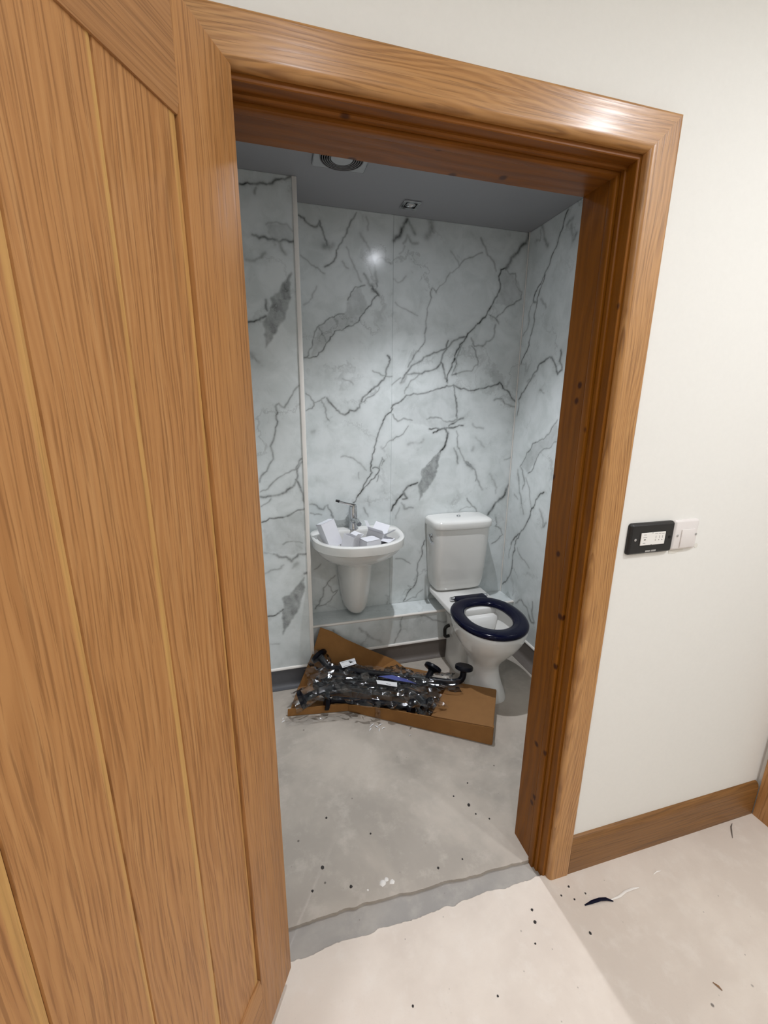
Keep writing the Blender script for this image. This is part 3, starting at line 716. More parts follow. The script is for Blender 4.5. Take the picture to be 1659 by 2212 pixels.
# ---------------------------------------------------------------- door leaf (hinged on the left jamb, open towards the hall)
def build_door():
    T = .040
    d = thing('door_1', 'open oak door of vertical boards in a plain frame', 'door', (-.802, 0, 0), (0, 0, math.radians(-118.5)), kind='structure')
    s0, s1 = .0245, .790
    z0, z1, zb, zt = .037, 1.985, .236, 1.848
    a, e = .159, s1-.135
    def piece(nm, lo, hi, mat, bev=.0022):
        return B().box(lo, hi, bev, 2).build(nm, mat, d)
    piece('stile', (s0, -T, z0), (a, 0, z1), M['oak_stile'], .003)
    piece('stile', (e, -T, z0), (s1, 0, z1), M['oak_stile'], .003)
    # top and bottom rails: front edge towards the boards has a moulded step
    for lo, hi, sg in ((zt, z1, -1), (z0, zb, 1)):
        edge = lo if sg < 0 else hi
        far = hi if sg < 0 else lo
        pf = [(-T, far), (-.001, far), (0, far + .001*(-1 if sg < 0 else 1)*1.0), (0, edge - sg*.013), (-.0012, edge - sg*.010), (-.0016, edge - sg*.005), (-.0040, edge), (-T, edge)]
        B().prism(pf, 0, lambda p, z: (a+.0004, p, z), lambda p, z: (e-.0004, p, z)).build('rail', M['oak_rail'], d, angle=25)
    cuts = [a+.001, .2835, .405, .5175, e-.001]
    for i in range(4):
        x0, x1 = cuts[i], cuts[i+1]
        g = .0016
        pf = [(x0+.0002, -T+.006), (x1-.0002, -T+.006), (x1-.0002, -.0098), (x1-g, -.0072), (x0+g, -.0072), (x0+.0002, -.0098)]
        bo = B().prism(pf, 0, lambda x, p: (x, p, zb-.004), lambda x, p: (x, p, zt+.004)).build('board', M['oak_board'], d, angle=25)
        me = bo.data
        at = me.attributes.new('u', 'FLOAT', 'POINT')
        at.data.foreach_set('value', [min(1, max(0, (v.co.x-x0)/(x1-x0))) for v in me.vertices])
    for z in (.25, 1.0, 1.78):
        B().lathe([(.006, -.05), (.006, .05)], (s0-.004, -.012, z), seg=10).build('hinge', M['chrome'], d)
build_door()
M['fan'] = plain('grey_white_fan_plastic', (176,178,180), .4, mottle=.01)
M['fan_ring'] = plain('grey_fan_grille', (116,114,114), .5, mottle=.02)

# ================================================================ lamps
def downlight(x, y, z, watts, rgb, glow, label, r=.042, spread=164, beam=0):
    o = thing('downlight', label, 'lamp', (x, y, z))
    B().lathe([(r, -.0005), (r+.014, -.0005), (r+.014, -.003), (r+.010, -.006), (r, -.006), (r-.002, -.0005)], (x, y, z), seg=36).build('bezel', M['trimwhite'], o)
    B().lathe([(.001, -.0025), (r, -.0025), (r, -.0015), (.001, -.0015)], (x, y, z), seg=28).build('lens', M[glow], o)
    if beam:
        l = bpy.data.lights.new('downlight_beam', 'SPOT'); l.spot_size = math.radians(beam); l.spot_blend = 1.0; l.shadow_soft_size = r*.6
    else:
        l = bpy.data.lights.new('downlight_beam', 'AREA'); l.shape = 'DISK'; l.size = r*2; l.spread = math.radians(spread)
    l.energy = watts; l.color = lin(rgb)[:3]
    lo = bpy.data.objects.new('downlight_beam', l); C.objects.link(lo); lo.parent = o; lo.location = (0, 0, -.012)
    return o
for (x, y, k_), lab in zip(HALL_LAMPS, ('round hall ceiling downlight near the open door edge', 'round hall ceiling downlight in front of the control plates', 'round hall ceiling downlight towards the rear wall and side wall', 'round hall ceiling downlight behind the open door')):
    downlight(x, y, HZ, HALL_W*k_, (246, 249, 255), 'lampglow_hall', lab)
downlight(WC_LAMP[0], WC_LAMP[1], ZC, WC_W, (246, 249, 255), 'lampglow_wc', 'lit round ceiling downlight over the middle of the toilet room', r=.03, beam=104)

# square chrome downlight, unlit
q = thing('square_downlight', 'small square chrome downlight, unlit, in the toilet room ceiling', 'lamp', (-.084, 1.307, ZC))
b = B(); s, t = .041, .028
for lo, hi in (((-s, -s), (s, -t)), ((-s, t), (s, s)), ((-s, -t), (-t, t)), ((t, -t), (s, t))):
    b.box((-.084+lo[0], 1.307+lo[1], ZC-.007), (-.084+hi[0], 1.307+hi[1], ZC-.0005), .0012, 1)
b.build('frame', M['chrome'], q)
B().box((-.084-t, 1.307-t, ZC-.002), (-.084+t, 1.307+t, ZC-.0005)).build('recess', M['blackhole'], q)
B().lathe([(.024, -.0022), (.024, -.0045), (.018, -.006), (.015, -.003), (.001, -.003)], (-.084, 1.307, ZC), seg=24).build('lamp_ring', M['chrome'], q)
B().box((-.094, 1.299, ZC-.0055), (-.070, 1.309, ZC-.0031), .001, 1).build('lens', M['plate_w'], q)
# extractor fan
fx, fy = -.462, 1.000
fan = thing('extractor_fan', 'pale square extractor fan with round ribbed grille on the ceiling', 'fan', (fx, fy, ZC))
B().box((fx-.105, fy-.092, ZC-.010), (fx+.105, fy+.092, ZC-.0005), .008, 3).build('cover', M['fan'], fan)
for k in range(5):
    r = .046 + k*.0085
    B().lathe([(r, -.010), (r+.0035, -.010), (r+.0035, -.016), (r, -.016), (r, -.010)], (fx, fy, ZC), seg=40).build('grille_ring', M['fan_ring'], fan)
B().lathe([(.002, -.017), (.040, -.017), (.043, -.014), (.043, -.0105), (.002, -.0105)], (fx, fy, ZC), seg=40).build('grille_centre', M['fan'], fan)

# ================================================================ toilet
tx, ty = .270, .94
wc = thing('toilet', 'white close-coupled toilet with a navy blue seat in the corner', 'toilet', (tx, ty, 0))
b = B()
outer = [(.405, .176, .222, .20, 2.1), (.400, .181, .228, .20, 2.1), (.385, .182, .229, .20, 2.1), (.345, .174, .216, .20, 2.05), (.300, .155, .190, .20, 2.0), (.255, .128, .155, .20, 2.0), (.215, .102, .122, .20, 2.0), (.185, .085, .100, .18, 2.0), (.160, .074, .086, .16, 2.0)]
outer += [(.135, .070, .084, .14, 2.1), (.105, .070, .094, .13, 2.2), (.070, .075, .115, .12, 2.3), (.035, .084, .138, .12, 2.4), (.012, .090, .150, .12, 2.5), (.0, .091, .152, .12, 2.5)]
inner = [(.405, .140, .178, .165, 2.0), (.398, .136, .172, .160, 2.0), (.375, .140, .178, .165, 2.0), (.340, .132, .165, .155, 2.0), (.290, .105, .125, .135, 2.0), (.245, .075, .085, .105, 2.0), (.215, .055, .055, .08, 2.0)]
rings = [se(tx, ty, a, bf, bb, z, n, 2.4) for z, a, bf, bb, n in reversed(inner)] + [se(tx, ty, a, bf, bb, z, n, 2.4) for z, a, bf, bb, n in outer]
b.loft(rings)
# rear block and platform
def rr(x0, x1, y0, y1, z, n=5, N_=40): return se((x0+x1)/2, (y0+y1)/2, (x1-x0)/2, (y1-y0)/2, (y1-y0)/2, z, n, n, N_)
b.loft([rr(tx-.100, tx+.100, 1.06, 1.272, 0), rr(tx-.097, tx+.097, 1.05, 1.272, .06), rr(tx-.095, tx+.095, 1.03, 1.272, .20), rr(tx-.110, tx+.110, 1.00, 1.272, .30), rr(tx-.140, tx+.140, 1.02, 1.272, .36), rr(tx-.150, tx+.150, 1.04, 1.272, .37)])
b.loft([rr(tx-.146, tx+.146, 1.05, 1.418, .372, 9), rr(tx-.154, tx+.154, 1.05, 1.425, .378, 9), rr(tx-.154, tx+.154, 1.05, 1.425, .400, 9), rr(tx-.149, tx+.149, 1.055, 1.420, .4048, 9)])
pan = b.build('pan', M['ceramic'], wc, angle=50)
B().loft([se(tx, ty+.004, .068, .075, .095, .232), se(tx, ty+.004, .070, .078, .098, .236)]).build('water', M['water'], pan)
B().tube(fillet([(tx-.09, 1.20, .17), (tx-.125, 1.195, .17), (tx-.13, 1.19, .235), (tx-.09, 1.19, .25)], .02), .010, 10).build('supply_hose', M['black'], wc)
# cistern
def cr(hw, yf, z, ch=5): 
    cyy = 1.375
    return se(tx+.004, cyy, hw+.002, cyy-yf, 1.4335-cyy, z, ch, 14, 64)
b = B()
b.loft([cr(.128, 1.315, .406), cr(.142, 1.300, .412), cr(.150, 1.290, .425), cr(.158, 1.280, .47), cr(.164, 1.272, .56), cr(.170, 1.266, .66), cr(.175, 1.262, .76), cr(.177, 1.260, .803)])
cis = b.build('cistern', M['ceramic'], wc, angle=50)
b = B()
b.loft([cr(.178, 1.258, .8035), cr(.184, 1.251, .806), cr(.186, 1.249, .814), cr(.186, 1.249, .836), cr(.184, 1.251, .844), cr(.178, 1.258, .850), cr(.165, 1.272, .855), cr(.10, 1.33, .858)])
lid = b.build('cistern_lid', M['ceramic'], wc, angle=50)
B().lathe([(.0125, 0), (.0125, .005), (.010, .008), (.001, .009)], (tx-.005, 1.345, .8575), seg=20).build('button', M['chrome'], lid)
b = B(); b.lathe([(.014, 0), (.014, .006), (.010, .010), (.009, .022)], (tx-.172, 1.335, .755), axis=(-1, -.05, 0), seg=18)
b.tube([(tx-.192, 1.336, .757), (tx-.196, 1.310, .750), (tx-.197, 1.285, .738), (tx-.196, 1.262, .732)], [.006, .007, .009, .010], 10)
b.build('flush_lever', M['chrome'], wc)
# seat
def sr(a, bf, bb, z, dy=0): return se(tx, ty+dy, a, bf, bb, z, 2.1, 2.3, 72)
b = B()
b.loft([sr(.184, .228, .205, .408), sr(.187, .232, .208, .414), sr(.187, .232, .208, .423), sr(.183, .227, .204, .430), sr(.170, .212, .192, .4345), sr(.150, .188, .172, .435), sr(.128, .160, .150, .431), sr(.116, .146, .138, .424), sr(.113, .142, .135, .414), sr(.116, .146, .138, .408)], closed=True)
seat = b.build('seat', M['navy'], wc, angle=50)
B().box((tx-.090, ty+.185, .409), (tx+.100, ty+.245, .431), .006, 3).build('seat_hinge_block', M['navy'], wc)
for sx in (-.098, .105):
    B().lathe([(.011, -.014), (.012, -.010), (.012, .010), (.011, .014)], (tx+sx, ty+.232, .420), axis=(1, 0, 0), seg=16).build('hinge_pin', M['chrome'], wc)

# ================================================================ wash basin with half pedestal and mixer tap
bx = -.352
wbn = thing('wash_basin', 'white ceramic wash basin on a half pedestal with chrome lever tap', 'basin', (bx, YB, .30))
def dr(hw, yf, yb, z, nf=2.3, nb=6, cyo=.135): 
    cy_ = yb-cyo if yb-cyo > yf+.02 else (yf+yb)/2
    return se(bx, cy_, hw, cy_-yf, yb-cy_, z, nf, nb, 64)
YK = YB-.002
b = B()
rings = [dr(.050, 1.245, 1.345, .690, 2, 2.2, .05), dr(.105, 1.19, 1.352, .700, 2, 2.4, .06), dr(.165, 1.135, 1.358, .730, 2.1, 2.6, .08), dr(.200, 1.105, 1.362, .770, 2.2, 2.8, .09), dr(.215, 1.088, 1.364, .800, 2.2, 2.8, .10), dr(.219, 1.082, 1.366, .810, 2.2, 2.8, .10), dr(.225, 1.076, 1.370, .8145, 2.2, 2.8, .10),
         dr(.243, 1.058, YK-.004, .8150, 2.3, 5), dr(.249, 1.051, YK, .8100, 2.3, 5), dr(.250, 1.050, YK, .800, 2.3, 5), dr(.248, 1.052, YK, .768, 2.3, 5), dr(.244, 1.057, YK, .764, 2.3, 5), dr(.241, 1.062, YK, .764, 2.3, 5), dr(.238, 1.067, YK, .758, 2.3, 5),
         dr(.222, 1.088, YK, .730, 2.2, 4), dr(.190, 1.130, YK, .695, 2.1, 3.5), dr(.150, 1.180, YK, .668, 2, 3), dr(.110, 1.22, YK, .650, 2, 3), dr(.090, 1.24, YK, .640, 2, 3)]
b.loft(rings)
b.build('basin', M['ceramic'], wbn, angle=40)
b = B()
def pr_(hw, yf, z): return se(bx, YK-.03, hw, YK-.03-yf, .03, z, 2.0, 12, 48)
b.loft([pr_(.102, 1.222, .668), pr_(.098, 1.232, .60), pr_(.093, 1.242, .53), pr_(.086, 1.252, .46), pr_(.078, 1.266, .40), pr_(.068, 1.282, .36), pr_(.056, 1.302, .335), pr_(.040, 1.33, .318), pr_(.02, 1.37, .310)])
b.build('half_pedestal', M['ceramic'], wbn, angle=50)
B().lathe([(.001, 0), (.020, 0), (.021, .003), (.014, .005), (.001, .004)], (bx, 1.29, .6905), seg=20).build('plug_waste', M['chrome'], wbn)
# tap
px_, py_ = bx-.006, 1.392
b = B(); b.lathe([(.030, .8155), (.030, .820), (.026, .826), (.0245, .86), (.0235, .925), (.0225, .940), (.019, .9455), (.001, .9475)], (px_, py_, 0), seg=28)
b.tube(fillet([(px_, py_-.01, .862), (px_+.006, py_-.055, .880), (px_+.012, py_-.112, .868)], .04), [.016]*3+[.0145]*4+[.013]*2, 16)
tap = b.build('mixer_tap', M['chrome'], wbn, angle=50)
b = B()
lp = [(px_+.004, py_-.002, .946), (px_-.020, py_-.006, .957), (px_-.050, py_-.008, .966), (px_-.078, py_-.010, .977)]
b.tube(lp, [.0135, .0080, .0062, .0075], 12)
b.tube([(px_+.004, py_-.002, .940), (px_+.004, py_-.002, .953)], [.020, .014], 16)
b.build('lever', M['chrome'], tap, angle=50)
B().tube([(px_-.078, py_-.010, .977), (px_-.096, py_-.012, .983)], [.0078, .0066], 12).build('lever_tip', M['black'], tap)

# ================================================================ white cartons lying in the basin
def carton(label, loc, rot, dims, flaps, open_top=True):
    """open-ended carton: four walls, floor, hinged flaps on the open end (angles in degrees)"""
    o = thing('carton', label, 'carton', loc, rot, group='white cartons in the basin')
    OFF[o.name] = Vector((0, 0, 0))
    a, c, h = dims[0]/2, dims[1]/2, dims[2]/2; t = .0016
    b = B()
    for lo, hi in (((-a, -c, -h), (a, -c+t, h)), ((-a, c-t, -h), (a, c, h)), ((-a, -c+t, -h), (-a+t, c-t, h)), ((a-t, -c+t, -h), (a, c-t, h)), ((-a, -c, -h), (a, c, -h+t))):
        b.box(lo, hi)
    b.build('sleeve', M['paperbox'], o, angle=0)
    B().box((-a+t*1.2, -c+t*1.2, -h+t*1.2), (a-t*1.2, c-t*1.2, -h+t*1.6)).build('inside', M['paperin'], o, angle=0)
    for side, ang, ln in flaps:
        an = math.radians(ang); dz, dn = math.cos(an)*ln, math.sin(an)*ln
        if side in '+x-x':
            s_ = 1 if side == '+x' else -1
            qd = [(s_*a, -c+.001, h), (s_*a, c-.001, h), (s_*(a+dn), c-.004, h+dz), (s_*(a+dn), -c+.004, h+dz)]
        else:
            s_ = 1 if side == '+y' else -1
            qd = [(-a+.001, s_*c, h), (a-.001, s_*c, h), (a-.004, s_*(c+dn), h+dz), (-a+.004, s_*(c+dn), h+dz)]
        B().slab(qd, t).build('flap', M['paperbox'], o, angle=0)
R = math.radians
carton('tall white carton leaning in the basin beside the tap', (-.510, 1.258, .834), (R(166), R(-15), R(22)), (.078, .066, .138), [('+x', 20, .04)])
carton('slim white carton upright in the middle of the basin', (-.418, 1.178, .790), (R(8), R(12), R(38)), (.050, .072, .104), [('-y', 30, .03), ('+x', 60, .03)])
carton('low white carton with closed flat top at the basin front', (-.318, 1.152, .790), (R(180), R(0), R(20)), (.086, .078, .072), [])
carton('torn open white carton with raised flaps at the back of the basin', (-.262, 1.245, .800), (R(-18), R(12), R(-32)), (.090, .075, .060), [('+x', 48, .060), ('-x', 42, .055), ('+y', 30, .060), ('-y', 70, .05)])
carton('small white carton lying under the torn carton', (-.215, 1.190, .782), (R(90), R(6), R(-40)), (.055, .040, .08), [])

# ================================================================ cardboard tray box on the floor
cb = thing('cardboard_box', 'long shallow brown cardboard box opened out on the floor', 'box', (-.12, .86, 0))
P1, P2, P3, P4 = (-.48, .930), (.103, .552), (.250, .778), (-.332, 1.157)
hh = .092
def lerp(p, q, t): return (p[0]+(q[0]-p[0])*t, p[1]+(q[1]-p[1])*t)
def wall_(pa, pb, z0, za, zb_): return [(pa[0], pa[1], z0), (pb[0], pb[1], z0), (pb[0], pb[1], zb_), (pa[0], pa[1], za)]
T_ = .0045
B().slab([(P1[0], P1[1], .004), (P2[0], P2[1], .004), (P3[0], P3[1], .004), (P4[0], P4[1], .004)], .004).build('base_panel', M['card_in'], cb, angle=0)
Pm = lerp(P1, P2, .30)
B().slab(wall_(P2, Pm, .002, hh, .066), T_).build('front_panel', M['card'], cb, angle=0)
B().slab([(Pm[0], Pm[1], .002), (P1[0], P1[1], .002), (P1[0], P1[1], .040), (Pm[0], Pm[1], .066)], T_).build('front_panel', M['card'], cb, angle=0)
B().slab(wall_(P3, P2, .002, hh, hh), T_).build('end_panel', M['card'], cb, angle=0)
B().slab(wall_(P4, P3, .002, .045, hh), T_).build('back_panel', M['card'], cb, angle=0)
Pa, Pb = lerp(P2, P1, .40), lerp(P3, P4, .34)
B().slab([(P2[0], P2[1], hh+.003), (P3[0], P3[1], hh+.003), (Pb[0], Pb[1], hh-.002), (Pa[0], Pa[1], .082)], .004).build('top_flap', M['card_in'], cb, angle=0)
B().slab([(P2[0]+.002, P2[1]-.001, .004), (P2[0]+.014, P2[1]+.016, .004), (P2[0]+.016, P2[1]+.018, .088), (P2[0]+.004, P2[1]+.001, .092)], .003).build('corner_tab', M['card'], cb, angle=0)
# left hand side flaps
B().slab([(-.478, .931, .003), (-.778, .972, .003), (-.775, .978, .036), (-.478, .934, .044)], T_).build('side_flap', M['card'], cb, angle=0)
B().slab([(-.478, .936, .006), (-.772, .976, .006), (-.712, 1.170, .012), (-.330, 1.170, .008)], .004).build('side_panel', M['card_in'], cb, angle=0)
B().slab([(-.712, 1.165, .010), (-.330, 1.172, .008), (-.100, 1.195, .008), (-.148, 1.243, .036), (-.30, 1.246, .125), (-.44, 1.248, .215), (-.510, 1.249, .270), (-.575, 1.249, .305), (-.630, 1.205, .170)], .004).build('raised_flap', M['card'], cb, angle=0)
B().slab([(-.100, 1.194, .010), (-.330, 1.170, .010), (-.28, 1.10, .030), (-.02, 1.07, .028), (.02, 1.10, .020)], .004).build('back_flap', M['card_in'], cb, angle=0)

# ================================================================ grab rails and their wrapping
def rail(label, pts, rad=.0165, fl=.046):
    """pts: centre line from first to second flange"""
    pth = fillet(pts, .055, 8)
    o = thing('grab_rail', label, 'grab rail', pts[0], group='navy grab rails on the cardboard box')
    B().tube(pth, rad, 18).build('tube', M['navy_tube'], o, angle=60)
    d0, d1 = Vector(pts[0])-Vector(pts[1]), Vector(pts[-1])-Vector(pts[-2])
    for p, n in ((pts[0], d0), (pts[-1], d1)):
        B().lathe([(.001, .010), (fl-.003, .010), (fl, .006), (fl, -.008), (fl-.006, -.012), (.024, -.014), (.020, -.020), (.001, -.020)], p, axis=n, seg=30).build('flange', M['navy_tube'], o, angle=50)
    return pth
r1 = rail('navy grab rail with one end turned up beside the toilet foot', [(-.592, 1.195, .165), (-.550, 1.135, .122), (.042, .852, .122), (.100, .857, .124), (.112, .872, .186)])
r2 = rail('navy grab rail lying in the middle with a round flange facing up', [(-.605, 1.045, .072), (-.565, 1.085, .096), (-.092, .893, .106), (-.032, .938, .165)])
r3 = rail('navy grab rail at the front of the pile with curved ends', [(-.705, .998, .060), (-.632, 1.004, .085), (-.50, 1.006, .104), (-.24, .912, .102), (-.152, .855, .092), (-.118, .798, .066)])
r4 = rail('navy grab rail lowest in the pile under the plastic', [(-.585, .968, .056), (-.535, .968, .050), (-.250, .852, .050), (-.192, .806, .056)])

def bag(label, path, rad, seed, seg=26, flare=.02, flat=.8):
    """crumpled clear sleeve around a rail"""
    rs = np.random.RandomState(seed)
    P = [Vector(p) for p in path]
    # resample
    L = [0]
    for a, c in zip(P[:-1], P[1:]): L.append(L[-1]+(c-a).length)
    n = max(24, int(L[-1]/.014)); Q = []
    for i in range(n+1):
        s_ = L[-1]*i/n; k = max(j for j in range(len(L)) if L[j] <= s_ + 1e-9); k = min(k, len(P)-2)
        t = (s_-L[k])/max(1e-9, L[k+1]-L[k]); Q.append(P[k].lerp(P[k+1], t))
    rings = []
    ph = rs.rand(seg)*6
    for i, p in enumerate(Q):
        t = (Q[min(i+1, n)]-Q[max(i-1, 0)]).normalized()
        u = t.cross(Vector((0, 0, 1))).normalized(); v = u.cross(t)
        e = min(i, n-i)/6
        rb = rad*(1 + .5*math.exp(-e*e)) 
        R_ = []
        for k in range(seg):
            an = 2*math.pi*k/seg
            r = rb*(1 + .16*math.sin(3*an+ph[0]+i*.10) + .12*math.sin(7*an+ph[1]-i*.07) + .10*math.sin(i*.55+2*an+ph[2]) + .16*(rs.rand()-.5))
            q_ = p + u*math.cos(an)*r*1.15 + v*math.sin(an)*r*flat
            q_.z = max(q_.z, .012)
            R_.append(q_)
        rings.append(R_)
    b = B(); b.loft(rings, False, False)
    bb = b.build('plastic_wrap', M['film'], angle=28, own=True)
    tag(bb, label, 'plastic wrap', 'clear plastic wraps on the grab rails')
bag('crumpled clear plastic sleeve around the rear grab rail', [(-.612, 1.21, .165)]+[tuple(p) for p in r1[1:-9]], .031, 3)
bag('crumpled clear plastic sleeve around the middle grab rail', [tuple(p) for p in r2[:-5]], .029, 5)
bag('crumpled clear plastic sleeve around the front grab rail', [(-.745, .992, .055)]+[tuple(p) for p in r3]+[(-.100, .772, .060)], .036, 8)
# loose sheet of film hanging over the front edge and across the pile
def sheet(label, fn, nu, nv, seed, amp):
    rs = np.random.RandomState(seed)
    cols = [[tuple(Vector(fn(i/nu, j/nv)) + Vector((rs.randn()*amp, rs.randn()*amp, rs.randn()*amp*1.2))) for j in range(nv+1)] for i in range(nu+1)]
    o = grid_mesh('plastic_sheet', cols, M['film']); o.data.set_sharp_from_angle(angle=R(24))
    return tag(o, label, 'plastic sheet', 'loose clear plastic sheets on the box')
sheet('loose crumpled clear plastic sheet across the grab rails', lambda u, v: (-.67+.62*u, 1.13-.24*u-.20*v, .142+.012*math.sin(9*u)+.010*math.sin(14*v)-.05*v*v), 34, 16, 11, .006)
sheet('clear plastic sheet bunched behind the rear grab rail', lambda u, v: (-.50+.40*u+.03*v, 1.185-.20*u-.08*v, .075+.06*math.sin(3.1*v)+.018*math.sin(11*u)), 26, 12, 12, .006)
sheet('strip of clear plastic tape hanging over the box front', lambda u, v: (-.365+.022*u, .848-.014*u-.006*v, .095-.085*v), 3, 10, 13, .0025)
sheet('thin clear plastic sheet lying on the floor before the side flap', lambda u, v: (-.79+.36*u, .955-.04*u-.055*v, .006+.006*v*(1-v)), 20, 6, 14, .002)
# paper labels and blue tape on the wraps
def paper(name, quad, label, cat, marks=(), mat='label'):
    q = [Vector(p) for p in quad]
    o = B().slab(q, .0008).build(name, M[mat], own=True, angle=0)
    tag(o, label, cat)
    n = (q[1]-q[0]).cross(q[3]-q[0]).normalized()
    if n.z < 0: n = -n
    for (u0, v0, u1, v1) in marks:
        f = lambda u, v: q[0]+(q[1]-q[0])*u+(q[3]-q[0])*v+n*.0008
        B().slab([f(u0, v0), f(u1, v0), f(u1, v1), f(u0, v1)], .0004).build('print', M['ink_d'], o, angle=0)
paper('paper_label', [(-.491, 1.130, .150), (-.405, 1.150, .149), (-.406, 1.094, .151), (-.485, 1.072, .153)][::-1], 'white printed label with small barcode on the rear wrap', 'label', [(.62, .35, .76, .70), (.1, .12, .55, .16), (.80, .1, .815, .9), (.1, .8, .8, .83)])
paper('paper_label', [(-.338, .936, .150), (-.242, .890, .150), (-.252, .857, .151), (-.340, .904, .152)][::-1], 'white slim printed label across the middle of the wraps', 'label', [(.48, .30, .70, .42), (.48, .52, .62, .60)])
sheet_b = B(); qv = [(-.320, .962, .150), (-.250, .950, .152), (-.190, .905, .150), (-.150, .862, .146), (-.185, .868, .156), (-.240, .900, .154)]
sheet_b.slab(qv, .0012); tag(sheet_b.build('blue_tape', M['bluefilm'], own=True, angle=0), 'crumpled strip of blue tape on the plastic wraps', 'tape')

# ================================================================ control plates on the hall wall
def plate(x0, x1, z0, z1, th, mat, rad=.008):
    cx_, cz_ = (x0+x1)/2, (z0+z1)/2
    def rg(s, y):
        R_ = []
        hw, hz = (x1-x0)/2-s, (z1-z0)/2-s; r = max(rad-s, .002)
        for qx, qz, a0 in ((1, 1, 0), (-1, 1, 90), (-1, -1, 180), (1, -1, 270)):
            for k in range(6):
                a = R(a0+90*k/5); R_.append(Vector((cx_+qx*(hw-r)+r*math.cos(a), y, cz_+qz*(hz-r)+r*math.sin(a))))
        return R_
    return [rg(0, YW-.0003), rg(0, YW-th*.45), rg(.003, YW-th*.85), rg(.006, YW-th)]
ct = thing('control_plate', 'black double control plate with white indicator module on the wall', 'switch plate', (.188, YW, 1.146))
x0, x1, z0, z1 = .114, .262, 1.102, 1.189
B().loft(plate(x0, x1, z0, z1, .0125, 'black')).build('faceplate', M['black'], ct, angle=30)
mod = B().box((.1475, YW-.0150, 1.1285), (.2285, YW-.0127, 1.1635), .0008, 1).build('module', M['module'], ct)
def mark(u0, v0, u1, v1, mat, parent=mod):
    B().box((.1475+.081*u0, YW-.01515, 1.1285+.035*v0), (.1475+.081*u1, YW-.0150, 1.1285+.035*v1)).build('print', M[mat], parent, angle=0)
for m_ in [(.10, .84, .20, .87), (.08, .62, .24, .65), (.12, .42, .20, .50), (.10, .16, .20, .20), (.55, .86, .67, .89), (.70, .86, .80, .89), (.83, .86, .94, .89), (.60, .50, .615, .72), (.745, .50, .76, .72), (.875, .50, .89, .72), (.58, .34, .62, .40), (.72, .34, .76, .40), (.85, .34, .89, .40)]: mark(*m_, 'ink')
for m_ in [(.43, .95, .47, .985), (.43, .02, .48, .05)]: mark(*m_, 'ink_d')
for sx in (.131, .247):
    B().lathe([(.0040, .0), (.0040, .0016), (.0030, .0022), (.001, .0018)], (sx, YW-.0122, 1.1455), axis=(0, -1, 0), seg=14).build('screw', M['chrome'] if sx < .2 else M['blackhole'], ct)
# maker's lettering, too small to read: two short slanted words of strokes
for k, xx in enumerate([.1705+i*.0028 for i in range(6)]+[.1895+i*.0028 for i in range(6)]):
    zt_ = 1.1085; hgt = .0046
    B().slab([(xx, YW-.0126, zt_), (xx+.0018, YW-.0126, zt_), (xx+.0030, YW-.0126, zt_+hgt), (xx+.0010, YW-.0126, zt_+hgt)], .0003).build('lettering', M['ink_w'], ct, angle=0)
sw = thing('switch_plate', 'white single switch plate with square rocker beside the black plate', 'switch plate', (.31, YW, 1.146))
B().loft(plate(.266, .352, 1.1025, 1.1890, .0085, 'w')).build('faceplate', M['plate_w'], sw, angle=30)
B().box((.2905, YW-.0115, 1.1090), (.3375, YW-.0080, 1.1620), .0015, 2).build('rocker', M['plate_w'], sw)
for sx in (.2790, .3440):
    B().lathe([(.0036, 0), (.0036, .0014), (.0026, .0019), (.001, .0016)], (sx, YW-.0082, 1.1455), axis=(0, -1, 0), seg=14).build('screw', M['chrome'], sw)
def smear(name, pts, label):
    o = B().prism(pts, 0, lambda a, c: (a, YW-.0002, c), lambda a, c: (a, YW-.0009, c)).build(name, M['putty'], own=True, angle=0)
    tag(o, label, 'filler patch')
smear('filler_patch', [(.268, 1.100), (.268, 1.092), (.292, 1.090), (.300, 1.094), (.318, 1.097), (.318, 1.101)], 'small off-white filler smear under the white switch plate')
smear('filler_patch', [(.356, 1.106), (.361, 1.101), (.368, 1.101), (.371, 1.108), (.366, 1.114), (.359, 1.113)], 'small round filler dab beside the white switch plate corner')

# ================================================================ scraps on the floors
def scrap(name, pts, wid, mat, label, cat, z=.0012, group=None):
    P = [Vector((p[0], p[1], (p[2] if len(p) > 2 else 0)+z)) for p in pts]; rings = []
    for i, p in enumerate(P):
        t = (P[min(i+1, len(P)-1)]-P[max(i-1, 0)]); t.z = 0; t.normalize(); s_ = Vector((-t.y, t.x, 0))
        w_ = wid*(.35 if i in (0, len(P)-1) else 1)
        rings.append([p+s_*w_, p+s_*w_*.4+Vector((0, 0, .0014)), p-s_*w_, p-s_*w_*.4-Vector((0, 0, .0004))])
    o = B().loft(rings).build(name, M[mat], own=True, angle=60)
    return tag(o, label, cat, group)
scrap('plastic_sliver', [(.064, -.087), (.092, -.087, .003), (.118, -.089, .006), (.140, -.092, .003), (.158, -.101)], .005, 'navy', 'dark torn plastic sliver on the beige floor by the architrave', 'scrap')
scrap('plastic_strip', [(.148, -.096), (.185, -.096, .002), (.215, -.090, .003), (.245, -.089, .002), (.267, -.091)], .0035, 'trimwhite', 'white torn plastic strip joined to the dark sliver', 'scrap')
scrap('plastic_strip', [(.345, -.072), (.362, -.069, .002), (.378, -.070)], .0020, 'trimwhite', 'short white plastic strip on the floor below the skirting', 'scrap')
scrap('wire_offcut', [(.778, -.009), (.760, -.018, .001), (.742, -.033, .001), (.723, -.050)], .0020, 'vinyl', 'thin grey wire offcut against the brown skirting', 'scrap')
scrap('wood_chip', [(.268, -.326), (.274, -.336, .001), (.276, -.345)], .0028, 'skirt', 'tiny brown wood chip alone on the beige floor', 'scrap')
rs = np.random.RandomState(31)
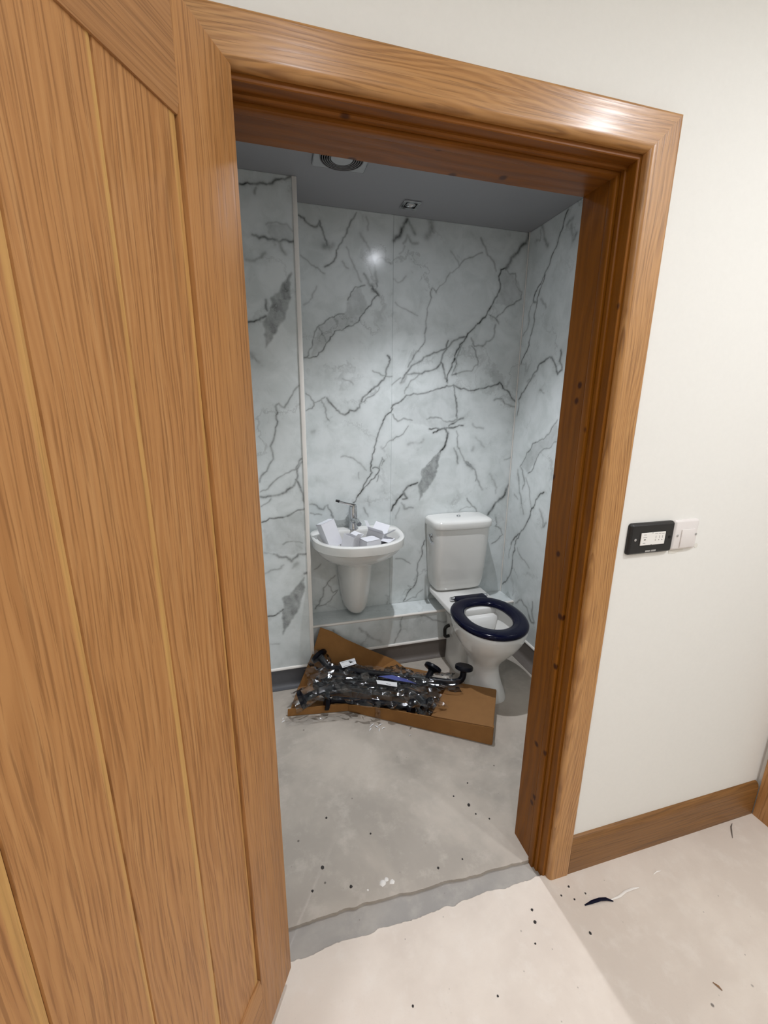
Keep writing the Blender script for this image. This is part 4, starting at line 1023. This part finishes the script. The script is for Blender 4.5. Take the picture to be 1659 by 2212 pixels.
for k, (x, y, a, l) in enumerate([(-.392, .806, .6, .030), (-.372, .792, -.9, .022), (-.350, .800, .3, .026), (-.405, .782, .9, .020), (-.342, .775, .2, .018), (-.365, .770, 1.3, .022), (-.235, .700, .4, .010), (-.800, .940, .5, .016), (-.80, .96, 1.1, .012)]):
    dx, dy = math.cos(a)*l/2, math.sin(a)*l/2
    scrap('plastic_shred', [(x-dx, y-dy), (x, y, .003), (x+dx, y+dy)], .0028, 'label', 'tiny white plastic shred on the grey floor before the box', 'scrap', group='white shreds before the box')
def crumb(x, y, r, mat, zf):
    b = B(); n = 7
    rs2 = np.random.RandomState(int(abs(x*9000+y*7000)) % 9999)
    rg = lambda rr_, z: [Vector((x+rr_*(.75+.5*rs2.rand())*math.cos(2*math.pi*k/n), y+rr_*(.75+.5*rs2.rand())*math.sin(2*math.pi*k/n), z)) for k in range(n)]
    b.loft([rg(r, zf), rg(r*.9, zf+r*.45), rg(r*.4, zf+r*.75)])
    return b.build('crumb', M[mat], own=True, angle=40)
for x, y, r in [(-.70, .23, .006), (-.665, .40, .004), (-.74, .17, .004), (-.62, .15, .005), (-.13, .31, .006), (-.17, .36, .003), (-.09, .40, .003), (-.08, .24, .003), (-.33, .13, .004), (-.12, .27, .0035), (-.24, .135, .003), (-.52, .30, .003)]:
    tag(crumb(x, y, r, 'grit', 0), 'dark grit crumb on the grey floor inside the doorway', 'crumb', 'grit crumbs inside the doorway')
for x, y, r in [(.012, -.045, .003), (.052, -.030, .0035), (.045, -.065, .003), (-.10, -.055, .004), (-.11, -.085, .0045), (.09, -.06, .003), (-.14, -.13, .003), (.03, -.15, .004), (-.30, -.20, .003), (-.52, -.16, .003)]:
    tag(crumb(x, y, r, 'grit', hall_h(x, y)-.0004), 'dark grit crumb on the beige hall floor', 'crumb', 'grit crumbs on the hall floor')
for x, y, r in [(-.52, .135, .012), (-.49, .130, .009), (-.505, .142, .008), (-.57, .128, .006)]:
    tag(crumb(x, y, r, 'dust', -.004), 'pale plaster crumb by the sunken strip', 'crumb', 'plaster crumbs by the sunken strip')
